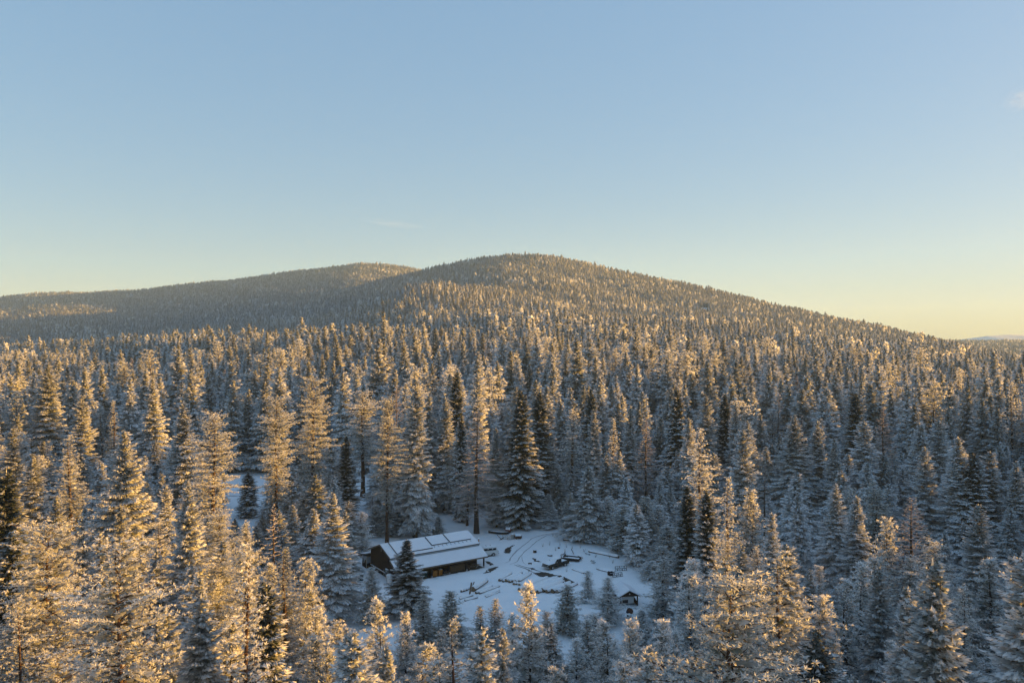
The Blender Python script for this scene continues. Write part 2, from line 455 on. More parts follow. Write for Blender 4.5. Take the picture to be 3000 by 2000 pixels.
def pine(seed, H=24.0, R=3.6, base=0.2, conic=0.7, nbr=95, tuft=0.36, per=0.46, blades=12, frost=1.0, asc=18, thin=.085):
    g = np.random.default_rng(seed)
    C = []; Oz = []; B0 = []; B1 = []; BR = []
    ph = g.uniform(0, 6.3, 4); gold = 2.39996
    for i in range(nbr):
        t = ((i + g.uniform(0, .9)) / nbr) ** .92
        z = H * (base + (1 - base) * t)
        az = i * gold + g.normal(0, .35)
        if conic > .5: prof = (1 - t) ** conic * .98 + .04
        else: prof = math.sqrt(max(0, 1 - ((t - .32) / .72) ** 2)) * .97 + .05 if t > .32 else .55 + .45 * t / .32
        mod = 1 + .22 * math.sin(az * 2 + ph[0] + t * 7) + .14 * math.sin(t * 23 + ph[1])
        l = max(.35, R * prof * mod * g.uniform(.62, 1.12))
        e = math.radians(asc * (t * 1.5 - .25) + g.normal(0, 8))
        dr = np.array([math.cos(az) * math.cos(e), math.sin(az) * math.cos(e), math.sin(e)])
        q = np.array([-math.sin(az), math.cos(az), 0])
        sag = .12 * l * (1 - t)
        p0 = np.array([0, 0, z - .0]); tip = p0 + dr * l - np.array([0, 0, sag])
        B0.append(p0); B1.append(tip); BR.append(.012 + .013 * l)
        nt = max(2, int(l * .75 / per))
        for s in np.linspace(.30 if l > 1.2 else .5, 1, nt):
            c = p0 + dr * (s * l) - np.array([0, 0, sag * s * s])
            hw = .42 * l * (1.12 - s) ** .8
            m = max(1, int(round(2 * hw / (per * .95))))
            for k in range(m):
                lat = (k - (m - 1) / 2) * (2 * hw / m) + g.normal(0, per * .25)
                v = g.normal(0, per * .22)
                if s < .6 and g.random() < .25: continue
                C.append(c + q * lat + np.array([0, 0, v + .14 * abs(lat) * (1 if asc > 0 else -1)])); Oz.append((math.cos(az), math.sin(az), .35 + .5 * s))
    nl = 5 if tuft < .6 else 1
    C += [np.array([0, 0, H - tuft * (.4 + .8 * k)]) for k in range(nl)]; Oz += [(0, 0, 1.0)] * nl
    C = np.array(C); O = unit(np.array(Oz)); n = len(C)
    br = g.normal(.82, .18, n)                        # how much rime a tuft carries
    clump = np.sin(C[:, 0] * 1.4 + ph[2]) * np.sin(C[:, 1] * 1.5 + ph[3]) * np.sin(C[:, 2] * 1.2 + ph[0])
    br = np.clip(br + .16 * clump, .08, .98)
    Cb = np.repeat(C, blades, 0); Ob = np.repeat(O, blades, 0); bb = np.repeat(br, blades)
    d = unit(g.normal(0, 1, (n * blades, 3)) * np.array([1, 1, .75]) + Ob * .85)
    ln = tuft * g.uniform(.7, 1.3, n * blades)
    q = unit(np.cross(d, g.normal(0, 1, d.shape)))
    st = Cb + d * (ln * .05)[:, None]
    w = ln * thin * g.uniform(.7, 1.4, len(ln))
    mid = Cb + d * (ln * .5)[:, None]
    tip = Cb + d * ln[:, None]
    V = np.stack([st, mid + q * w[:, None], tip, mid - q * w[:, None]], 1).reshape(-1, 3)
    k = np.arange(len(ln))[:, None] * 4
    Fc = np.concatenate([k + np.array([[0, 1, 2]]), k + np.array([[0, 2, 3]])])
    upf = .45 + .62 * np.clip(d[:, 2] * .6 + .45, 0, 1)
    f = np.clip(bb * upf * 1.25 * frost, 0, 1)
    A = np.stack([f * .5, f * .95, np.minimum(1, f * 1.25), f * .85], 1).reshape(-1)
    crown = (V, Fc, A)
    # snow pads lying on the tufts
    m = g.random(n) < .5
    Pp = C[m] + np.array([0, 0, tuft * .42]); k = len(Pp)
    Dd = unit(O[m] * np.array([1, 1, .15]) + g.normal(0, .25, (k, 3)) * np.array([1, 1, .3])); Qq = unit(np.cross(np.tile([0, 0, 1.0], (k, 1)), Dd))
    sn = np.clip(g.normal(.82, .14, k) * frost, 0, 1)
    pads = kites(Pp, Dd, Qq, tuft * g.uniform(.8, 1.5, k), tuft * g.uniform(.55, 1.0, k), tuft * g.uniform(.2, .5, k), sn, sn, sn * .7, sn * .7)
    b0 = np.array(B0); b1 = np.array(B1); bd = b1 - b0; bl = np.linalg.norm(bd, axis=1); nb_ = len(bl)
    Di = unit(bd * np.array([1, 1, .3]) + g.normal(0, .12, bd.shape) * bl[:, None]); Qi = unit(np.cross(np.tile([0, 0, 1.0], (nb_, 1)), Di))
    inner = []
    for q_ in (.22, .36, .50):
        zi = np.clip(g.normal(.34, .12, nb_), 0, .7) * frost; sz_ = np.minimum(np.maximum(bl * .30, .3), per * 2.2)
        inner.append(kites(b0 + bd * q_ + g.normal(0, .08, bd.shape) * bl[:, None], Di, Qi, sz_, sz_ * .8, sz_ * g.uniform(.1, .5, nb_), zi, zi * 1.8, zi, zi))
    inner = merge(inner)
    crown = merge([crown, pads, inner])
    wood = merge([trunk_np(g, H, H * .0125, wob=.25), tubes_np(np.array(B0), np.array(B1), np.array(BR), np.array(BR) * .4, np.full(len(BR), .35), np.full(len(BR), .6))])
    return crown, wood, H

def larch(seed, H=26.0, R=4.2, base=0.14, nbr=170, tw=13, thick=1.0):
    g = np.random.default_rng(seed)
    A0 = []; A1 = []; W0 = []; F0 = []
    B0 = []; B1 = []; BR = []
    for i in range(nbr):
        t = ((i + g.uniform(0, .9)) / nbr) ** .9
        z = H * (base + (1 - base) * t)
        az = i * 2.39996 + g.normal(0, .3)
        l = max(.3, R * ((1 - t) ** .72) * g.uniform(.55, 1.08) * min(1, .6 + 3 * t))
        e = math.radians(-14 + 42 * t + g.normal(0, 7))
        dr = np.array([math.cos(az), math.sin(az), 0]); q = np.array([-dr[1], dr[0], 0])
        n = 5
        s = np.linspace(0, 1, n + 1)
        pts = dr * (s * l)[:, None]
        pts[:, 2] = z + l * (s * math.tan(e) - .16 * s ** 2 + .24 * s ** 4)
        for k in range(n):
            A0.append(pts[k]); A1.append(pts[k + 1]); W0.append((.030 + .012 * l * (1 - s[k])) * thick); F0.append(.55)
        m = max(3, int(tw * l / R * 1.5))
        ss = np.sort(g.uniform(.18, 1, m))
        for u in ss:
            c = dr * (u * l); c = np.array([c[0], c[1], z + l * (u * math.tan(e) - .16 * u ** 2 + .24 * u ** 4)])
            side = g.choice([-1, 1])
            ll = l * .30 * (1.15 - u) * g.uniform(.6, 1.3) + .25
            dd = unit((dr * .55 + q * side * g.uniform(.4, 1.0))[None])[0]
            mid = c + dd * ll * .55 + np.array([0, 0, g.normal(-.02, .06) * ll]); end = c + dd * ll + np.array([0, 0, g.normal(.03, .12) * ll])
            A0 += [c, mid]; A1 += [mid, end]; W0 += [.030 * thick, .022 * thick]; F0 += [.72, .85]
    A0 = np.array(A0); A1 = np.array(A1); W0 = np.array(W0); F0 = np.clip(np.array(F0) + g.normal(0, .15, len(F0)), .1, 1)
    crown = tubes_np(A0, A1, W0, W0 * .65, F0, F0)
    wood = trunk_np(g, H, H * .011)
    return crown, wood, H

LIB = {}       # name -> (crown mesh, trunk mesh, joined mesh, H)
def register(name, data, mat, bark):
    crown, wood, H = data
    cm = np_mesh("crown", crown[0], crown[1], [mat], crown[2])
    tm = np_mesh("trunk", wood[0], wood[1], [bark], wood[2])
    jm = None
    if "_near_" in name:
        LIB[name] = (cm, tm, jm, H); return
    v, f, a = merge([crown, wood])
    mi = np.concatenate([np.zeros(len(crown[1])), np.ones(len(wood[1]))])
    jm = np_mesh(name, v, f, [mat, bark], a, mi)
    LIB[name] = (cm, tm, jm, H)

NEAR = {'fir': [], 'pine': [], 'larch': [], 'young': []}
MID = {'fir': [], 'pine': [], 'larch': []}
FAR = {'fir': [], 'pine': []}
def reg(tbl, kind, name, data, mat, bark):
    register(name, data, mat, bark); tbl[kind].append(name)
for i, (R, sh, sn, dp) in enumerate([(3.5, .66, 1.0, 1.0), (3.2, .56, 1.05, 1.1), (3.8, .75, 1.0, .9), (3.3, .5, .95, 1.2), (4.4, .78, 1.05, 1.3), (3.5, .62, .7, .9), (5.6, .8, 1.0, 1.15), (4.2, .7, .72, 1.0)]):
    reg(NEAR, 'fir', f"fir_near_{i}", fir(100 + i, 28, R, shape=sh, snow=sn, droop=dp, dark=i in (3, 5, 7)), 'fir_dark' if i in (3, 5, 7) else 'fir', 'bark')
for i, (R, b, cn, fr, asc) in enumerate([(3.6, .22, .35, 1.0, 22), (3.2, .34, .3, .95, 26), (3.9, .16, .62, 1.05, 14), (3.3, .12, .75, .95, 20), (4.3, .2, .3, 1.0, 16), (5.6, .08, .6, 1.0, 20)]):
    reg(NEAR, 'pine', f"pine_near_{i}", pine(200 + i, 26, R, b, cn, nbr=150 if R < 5 else 220, tuft=.23, per=.33, blades=10, frost=fr, asc=asc, thin=.085), 'pine', 'bark_red')
for i, (R, fr, asc) in enumerate([(3.0, 1.05, 30), (2.6, 1.0, 22), (3.3, 1.1, 26), (2.7, .95, 34)]):
    reg(NEAR, 'young', f"young_near_{i}", pine(300 + i, 14, R, .04, .62, nbr=150, tuft=.30, per=.35, blades=11, frost=fr, asc=asc), 'pine', 'bark')
for i in range(2):
    reg(NEAR, 'larch', f"larch_near_{i}", larch(400 + i, 26, 4.3 - .5 * i), 'larch', 'bark')
for i, (R, sh, sn) in enumerate([(5.0, .78, 1.0), (4.5, .70, 1.1), (5.5, .85, 1.0), (4.8, .74, .82)]):
    reg(MID, 'fir', f"fir_mid_{i}", fir(500 + i, 28, R, shape=sh, sp=.46, dz=.82, nb=7, snow=sn), 'fir', 'bark')
for i, (R, b, cn) in enumerate([(3.5, .2, .35), (3.1, .15, .7), (3.8, .25, .3)]):
    reg(MID, 'pine', f"pine_mid_{i}", pine(600 + i, 26, R, b, cn, nbr=100, tuft=.42, per=.56, blades=9, thin=.13), 'pine', 'bark_red')
reg(MID, 'larch', "larch_mid_0", larch(700, 26, 4.0, nbr=70, tw=8, thick=1.9), 'larch', 'bark')
for i, (R, sh, sn) in enumerate([(4.7, .76, 1.1), (4.2, .68, 1.15), (5.1, .82, .95)]):
    reg(FAR, 'fir', f"fir_far_{i}", fir(800 + i, 24, R, shape=sh, sp=.95, dz=1.5, nb=6, snow=sn), 'fir', 'bark')
for i, (R, cn) in enumerate([(3.6, .62), (3.2, .75)]):
    reg(FAR, 'pine', f"pine_far_{i}", pine(900 + i, 22, R, .06, cn, nbr=30, tuft=1.3, per=1.6, blades=6, thin=.24), 'pine', 'bark')

# --- traced trees: (px_top, py_top, distance m, crown width px, kind, variant, label or None)
TR = [
 # edge behind the clearing
 (1063,1148,202,100,'pine',1,"thin-crowned pine with long bare trunk between barn and snowy road"),
 (1134,1169,159, 80,'pine',0,"golden pine with bare lower trunk rising right behind the barn roof"),
 (1216,1107,163, 84,'fir',0,"tall golden-topped fir behind the middle of the barn roof"),
 (1256,1157,186, 60,'fir',1,None),(1302,1161,186,64,'fir',0,None),(1340,1092,196,66,'fir',3,None),(1398,1092,191,70,'fir',1,None),
 (1352,1218,177,44,'fir',3,None),
 (1396,1203,166.5,128,'larch',0,"bare frosted larch with dark trunk behind the barn's far corner"),
 (1453,1253,172, 52,'fir',1,None),
 (1522,1146,171, 84,'fir',3,"tall dense fir with dark layered base above the red scrap tank"),
 (1582,1146,186, 82,'fir',5,None),(1563,1295,177,50,'fir',5,"slim dark fir at the bend of the tyre tracks"),
 (1677,1199,185, 92,'pine',2,None),(1740,1203,182,70,'fir',4,None),(1798,1226,178,70,'pine',3,None),(1846,1188,190,64,'fir',2,None),
 (1892,1222,182,62,'larch',1,"pinkish bare larch in the forest beyond the wrecked flatbed"),
 (1670,1448,165, 60,'young',0,"small frosted pine alone beside the track's bend"),
 (1608,1444,171, 46,'fir',2,None),(1285,1513,165,42,'young',1,"little frosted pine beside the metal gate"),
 (1784,1455,160, 90,'young',2,None),(1826,1480,152,100,'young',0,None),(1891,1455,150,95,'young',3,None),(1738,1463,168,70,'young',1,None),
 (1845,1490,158,80,'young',2,None),(1930,1480,150,90,'young',0,None),
 (1911,1643,135, 70,'young',1,None),(1940,1600,138,90,'young',2,None),(1955,1540,142,100,'young',0,None),
 # in and around the clearing
 (1722,1671,123, 48,'young',1,"small bushy pine alone on the clearing snow near the shed"),
 (1781,1691,113, 84,'young',2,"frosted young pine in front of the shed's snowy roof"),
 (1662,1714,110, 84,'young',3,None),
 (1193,1580,117, 92,'fir',7,"dark snow-tiered fir standing before the barn's open side"),
 (1089,1663,114, 80,'young',0,"frosted young pine beside the green transformer box"),
 (1548,1714, 74,150,'young',2,"sunlit golden pine rising in front of the log decks"),
 (1106,1761, 68,120,'young',1,"sunlit pale pine below the dark snow-tiered fir"),
 (1187,1797, 84, 95,'young',3,None),(1241,1741,103,80,'young',0,None),(1319,1732,105,95,'young',3,None),
 (1406,1775,100, 60,'young',1,None),(1452,1755,101,70,'young',0,None),(1500,1800,96,70,'young',2,None),(1600,1790,95,90,'young',0,None),
 (1740,1800, 92,110,'young',2,None),(1850,1830,95,90,'young',3,None),(1880,1785,104,80,'young',1,None),
 (1010,1840, 95,110,'young',2,None),(1290,1850, 82,110,'young',2,None),(1385,1880,82,100,'young',0,None),(1690,1870,80,110,'young',1,None),
 # left stand
 (  26,1371, 78,230,'fir',7,"broad dark-needled fir glowing golden in the tall stand by the barn's gable"),(140,1065,215,150,'fir',4,None),(242,1154,190,80,'fir',0,None),(332,1173,188,66,'pine',3,None),
 ( 446,1103,200, 96,'fir',4,None),(536,1173,160,100,'fir',0,None),(625,1212,140,125,'pine',0,None),
 ( 363,1263,100,240,'fir',6,None),(548,1403,90,120,'fir',0,None),(720,1530,80,210,'pine',5,None),
 ( 810,1167,147, 92,'pine',1,"golden pine with bare reddish trunk beside the snowy road gap"),
 ( 918,1110,168,110,'pine',0,None),(976,1441,115,120,'fir',2,None),(835,1601,95,120,'pine',3,None),
 (1014,1275,175, 62,'fir',5,"narrow dark fir between the golden pines behind the barn"),
 (1020,1467,150, 70,'fir',1,None),(727,1384,182,52,'fir',3,"slim pointed fir standing in front of the snowy road"),
 (  57,1747, 62,170,'pine',3,None),(204,1275,130,130,'pine',2,None),(319,1786,58,190,'fir',6,None),( 38,1250,150,90,'fir',1,None),
 (  96,1326,140, 90,'fir',0,None),(560,1650,78,170,'fir',4,None),(180,1540,92,200,'fir',6,None),(470,1520,95,170,'pine',2,None),
 (640,1500,105,130,'pine',0,None),(900,1640,92,120,'young',2,None),(780,1720,72,180,'pine',3,None),(460,1800,60,200,'fir',6,None),(930,1780,80,120,'young',0,None),
 (680,1820,62,170,'young',1,None),(1060,1500,150,60,'young',2,None),(1100,1480,165,70,'young',1,None),(1165,1490,168,76,'young',3,None),
 # right stand
 (2052,1256,120,124,'pine',2,None),(2176,1256,130,92,'fir',1,None),(2012,1420,115,78,'fir',5,None),(2068,1438,112,78,'fir',3,None),
 (2134,1396,108,100,'pine',3,None),(2260,1499,105,76,'fir',1,None),(2199,1438,118,110,'young',3,None),(2326,1214,165,112,'fir',4,None),
 (2396,1232,170, 70,'fir',0,None),(2443,1284,162,80,'fir',2,None),(2508,1153,200,70,'fir',3,None),(2531,1232,165,86,'fir',1,None),
 (2588,1190,170, 84,'larch',0,None),(2447,1415,125,94,'fir',4,None),(2510,1452,120,84,'fir',0,None),(2672,1457,105,130,'larch',1,None),
 (2737,1588, 88,110,'pine',0,None),(2868,1476,100,130,'fir',2,None),(2821,1715,68,220,'pine',5,None),(2372,1664,92,112,'fir',4,None),
 (1980,1851, 74,110,'young',0,None),(2218,1848,72,110,'young',1,None),(2185,1935,55,110,'fir',0,None),(2618,1883,68,120,'young',3,None),
 (2503,1980, 52,120,'fir',1,None),(2307,1874,73,110,'young',2,None),(1942,1636,112,100,'young',2,None),(2030,1640,104,130,'young',1,None),
 (2130,1580,100,170,'pine',5,None),(2215,1600,98,180,'pine',5,None),(2700,1242,165,80,'fir',0,None),(2751,1228,165,80,'fir',1,None),
 (2709,1307,145, 90,'fir',2,None),(2807,1279,140,100,'fir',0,None),(2848,1330,138,90,'fir',3,None),(2901,1321,140,90,'fir',1,None),(2976,1349,135,90,'fir',4,None),
 (1980,1141,190, 70,'fir',3,None),(2017,1223,175,66,'fir',0,None),(2068,1158,195,66,'fir',1,None),(2124,1153,200,64,'fir',5,None),(2155,1176,192,60,'fir',2,None),
 (2190,1230,170, 90,'fir',4,None),(2600,1520,105,110,'young',2,None),(2480,1700,85,120,'young',3,None),(2900,1640,90,150,'young',1,None),(2560,1640,92,130,'young',0,None),
 (2700,1760, 80,140,'young',2,None),(2960,1760,75,160,'young',0,None),(2100,1760,84,120,'young',2,None),(2440,1880,68,130,'young',3,None),
]

CLEAR = [gp(*p) for p in [(1035,1662),(1062,1640),(1085,1590),(1130,1575),(1215,1572),(1240,1560),(1235,1500),(1262,1470),(1285,1500),(1310,1540),(1400,1556),(1500,1543),(1600,1540),
                          (1655,1548),(1690,1575),(1760,1606),(1835,1640),(1890,1690),(1905,1730),(1900,1790),(1870,1825),(1760,1815),(1560,1815),(1400,1820),(1250,1805),(1120,1810),(1010,1815),(985,1770)]]
def inside(x, y, poly):
    c = np.zeros_like(x, bool); n = len(poly)
    for i in range(n):
        x0, y0 = poly[i]; x1, y1 = poly[(i + 1) % n]
        if y0 == y1: continue
        c ^= ((y0 > y) != (y1 > y)) & (x < (x1 - x0) * (y - y0) / (y1 - y0) + x0)
    return c
def in_road(x, y):
    yc = 214 - 0.05 * (x + 60)
    return (np.abs(y - yc) < 19) & (x > -130) & (x < -34)

YT_X = np.array([-400, 0, 300, 500, 700, 800, 900, 985, 1040, 1200, 1930, 1965, 2010, 2100, 2250, 2600, 3000, 3500])
YT_Y = np.array([1420,1420,1400,1480,1560,1660,1720,1770,1790,1800,1800,1700,1610,1590,1570,1590,1580,1560])

def scatter():
    P = []
    traced = np.array([((t[0] - 1500) / F3 * t[2], t[2]) for t in TR])
    def band(d0, d1, cell, axl, axr):
        xs = np.arange(axl * d1, axr * d1, cell); ys = np.arange(d0, d1, cell)
        X, Y = np.meshgrid(xs, ys)
        X = X + rng.uniform(-.46, .46, X.shape) * cell + (np.arange(len(ys)) % 2)[:, None] * cell * .5
        Y = Y + rng.uniform(-.46, .46, Y.shape) * cell
        X = X.ravel(); Y = Y.ravel()
        k = (X > axl * Y) & (X < axr * Y + (60 if d0 < 500 else 0))
        return X[k], Y[k]
    bands = [(48, 125, 5.6, -.95, 1.5), (125, 240, 6.8, -.9, 1.5), (240, 500, 8.3, -.8, 1.3), (500, 1000, 6.6, -.76, .95), (1000, 2420, 5.2, -.74, .82)]
    for b in bands:
        X, Y = band(*b)
        if b[0] < 240:
            k = ~inside(X, Y, CLEAR) & ~in_road(X, Y)
            d = np.sqrt(((X[:, None] - traced[:, 0]) ** 2 + (Y[:, None] - traced[:, 1]) ** 2)).min(1)
            k &= d > 2.9
            X, Y = X[k], Y[k]
        P.append(np.stack([X, Y], 1))
    P = np.concatenate(P)
    X, Y = P[:, 0], P[:, 1]
    Z = terrain(X, Y)
    # drop what lies beyond the crests (nothing of it shows, from here or a step aside)
    aa = np.linspace(-.9, 1.6, 500); rr = np.concatenate([np.arange(240, 2440, 15.0)])
    AA, RR = np.meshgrid(aa, rr, indexing='ij')
    TA = (terrain(AA * RR, RR) - CAM_H) / RR
    MA = np.maximum.accumulate(TA, axis=1)
    ia = np.clip(np.searchsorted(aa, X / Y), 0, len(aa) - 1); ir = np.clip(np.searchsorted(rr, Y) - 1, 0, len(rr) - 1)
    keep = (Y < 500) | ((Z + 26 - CAM_H) / Y > MA[ia, ir] - 0.0015)
    return P[keep], Z[keep]

PTS, PZ = scatter()
PX = PTS[:, 0] / PTS[:, 1] * F3 + 1500
n = len(PTS)
Dd = PTS[:, 1]
patch = wave(PTS[:, 0], PTS[:, 1], 40.0, .7)
u = rng.random(n)
sp_pine = u < np.clip(np.where(Dd < 125, .34, np.where(Dd < 480, .09, .04)) + .12 * patch, .03, .6)
sp_larch = (u > .97) & (Dd < 500) & (Dd > 118)
Ht = np.where(rng.random(n) < .42, rng.normal(28, 2.8, n), rng.normal(18.5, 3.4, n)) + 1.4 * patch
Ht += np.where(rng.random(n) < .05, rng.uniform(3, 8, n), 0)
Ht *= 1 - .56 * sstep(230, 1100, Dd)
Ht *= 1 + np.where(Dd > 450, .10 * wave(PTS[:, 0], PTS[:, 1], 110.0, 2.1), 0)
Ht = np.where((Dd > 520) & (wave(PTS[:, 0], PTS[:, 1], 48.0, 4.2) > 1.45), 0, Ht)
near = Dd < 125
ytmin = np.interp(PX, YT_X, YT_Y)
cap_h = CAM_H - (ytmin + rng.uniform(0, 190, n) - 1000) / F3 * Dd
Hn = np.where((PX < 3080) & (PX > -80), np.minimum(Ht * rng.uniform(.75, 1.0, n), cap_h), np.maximum(Ht * .82, 17))
Ht = np.where(near, Hn, Ht)
# keep the view onto the road and along the clearing's edges open
stand = (Dd >= 112) & (Dd < 200) & (PX > -100) & (PX < 3100)
Ht = np.where(stand, np.minimum(Ht, rng.uniform(9, 19, n)), Ht)
Ht = np.where((Dd >= 112) & (Dd < 165) & (PX > 1950) & (rng.random(n) < .42), 0, Ht)
behind = (Dd >= 200) & (Dd < 240)
yt = 1000 + (CAM_H - Ht) / Dd * F3
Ht = np.where(behind & (yt < 1115), Ht * rng.uniform(.86, .96, n), Ht)
low_gap = (PX > 650) & (PX < 790) & (Dd > 100) & (Dd < 196)
low_gap |= (PX > 1000) & (PX < 1085) & (Dd > 165) & (Dd < 196)
Ht = np.where(low_gap, np.minimum(Ht, CAM_H - (rng.uniform(495, 560, n)) / F3 * Dd), Ht)
gap = (PX > 1070) & (PX < 1500) & (Dd > 118) & (Dd < 152)
Ht = np.where(gap, 0, Ht)
right_edge = (PX > 1840) & (PX < 2150) & (Dd > 120) & (Dd < 160)
Ht = np.where(right_edge, np.minimum(Ht, rng.uniform(8, 14, n)), Ht)
ok = Ht > 3.2
PTS, PZ, PX, Dd, Ht, sp_pine, sp_larch = [a[ok] for a in (PTS, PZ, PX, Dd, Ht, sp_pine, sp_larch)]
n = len(PTS)

def wspread(k): return float(np.clip(k, .55, 1.8))

FIR_N = len(NEAR['fir']); THINGS = []
def tree_thing(kind, var, x, y, H, R, label, group):
    names = NEAR[kind]; nm = names[var % len(names)]
    cm, tm, jm, H0 = LIB[nm]
    root_name = {'fir': 'fir_tree', 'pine': 'pine_tree', 'young': 'pine_tree', 'larch': 'larch_tree'}[kind]
    root = empty(root_name, (x, y, zt(x, y) - .05), rng.uniform(0, 6.28))
    sz = H / H0
    root.scale = (R, R, sz)
    tag(root, label, "tree", group)
    link(bpy.data.objects.new("crown", cm), root); link(bpy.data.objects.new("trunk", tm), root)
    THINGS.append(root)
    return root
RAD = {}
for k, names in NEAR.items():
    for nm in names:
        me = LIB[nm][0]; co = np.empty(len(me.vertices) * 3, np.float32); me.vertices.foreach_get("co", co); co = co.reshape(-1, 3)
        RAD[nm] = float(np.percentile(np.hypot(co[:, 0], co[:, 1]), 97))

def zone(px, D, H):
    if D < 128:
        if px < 1000: return "in the tall stand beside the barn's gable end"
        if px < 1950: return "in the young stand facing the barn's open side"
        return "in the mixed stand beside the small shed"
    if px < 660: return "in the forest alongside the snowy road"
    if px < 1440: return "in the forest edge behind the barn"
    if px < 1900: return "in the forest edge where the tyre tracks leave the clearing"
    return "in the forest rising behind the small shed's stand"
def describe(kind, H, px, D, W=0.0, var=0):
    size = "towering" if H > 29 else "tall" if H > 21 else "mid-sized" if H > 13 else "small"
    look = {'fir': "snow-tiered fir", 'pine': "frosted tufted pine", 'young': "frosted young pine", 'larch': "bare rime-covered larch"}[kind]
    if kind == 'fir' and var % FIR_N in (3, 5, 7): look = "dark snow-edged fir"
    ratio = 2 * W / H
    build = "slender " if ratio < .24 else "broad " if ratio > .40 else ""
    plural = look + ("es" if look.endswith("larch") else "s")
    return f"{size} {build}{look} {zone(px, D, H)}", f"{plural} {zone(px, D, H)}"

for (px, py, D, w, kind, var, label) in TR:
    x = (px - 1500) / F3 * D; H = CAM_H - (py - 1000) / F3 * D - zt(x, D)
    nm = NEAR[kind][var % len(NEAR[kind])]
    r = (1.62 if kind == 'young' else 1.36 if w < 150 else 1.1) * w / F3 * D / 2 / RAD[nm]
    r = float(np.clip(r, .35, 1.9))
    lb, gr = describe(kind, H, px, D, r * RAD[nm], var)
    tree_thing(kind, var, x, D, H, r, label or lb, gr)

# the largest of the remaining near trees are things too
top_px = 1000 + (CAM_H - Ht) / Dd * F3
vis = (PX > -60) & (PX < 3060) & (top_px < 1990) & (Dd < 215)
score = np.where(vis, Ht / Dd * np.where(Dd < 94, np.clip((2000 - top_px) / (Ht / Dd * F3), .1, 1), 1), 0)
score = np.where(vis & (Dd < 112), score + 1, score)
order = np.argsort(-score)
N_THINGS = 300 - len(TR)
chosen = order[:N_THINGS]
is_thing = np.zeros(n, bool); is_thing[chosen] = True
for i in chosen:
    H = float(Ht[i])
    kind = 'larch' if sp_larch[i] else 'pine' if sp_pine[i] else 'fir'
    if H < 17 and kind != 'larch' and (kind == 'pine' or rng.random() < .55): kind = 'young'
    var = int(rng.integers(0, 5)) if kind != 'fir' else (0, 1, 2, 4, 1, 0, 2, 3)[int(rng.integers(0, 8))]; H0 = LIB[NEAR[kind][var % len(NEAR[kind])]][3]
    r = wspread((H / H0) ** .62 * rng.uniform(1.05, 1.45))
    lb, gr = describe(kind, H, PX[i], Dd[i], r * RAD[NEAR[kind][var % len(NEAR[kind])]], var)
    tree_thing(kind, var, float(PTS[i, 0]), float(PTS[i, 1]), H, r, lb, gr)

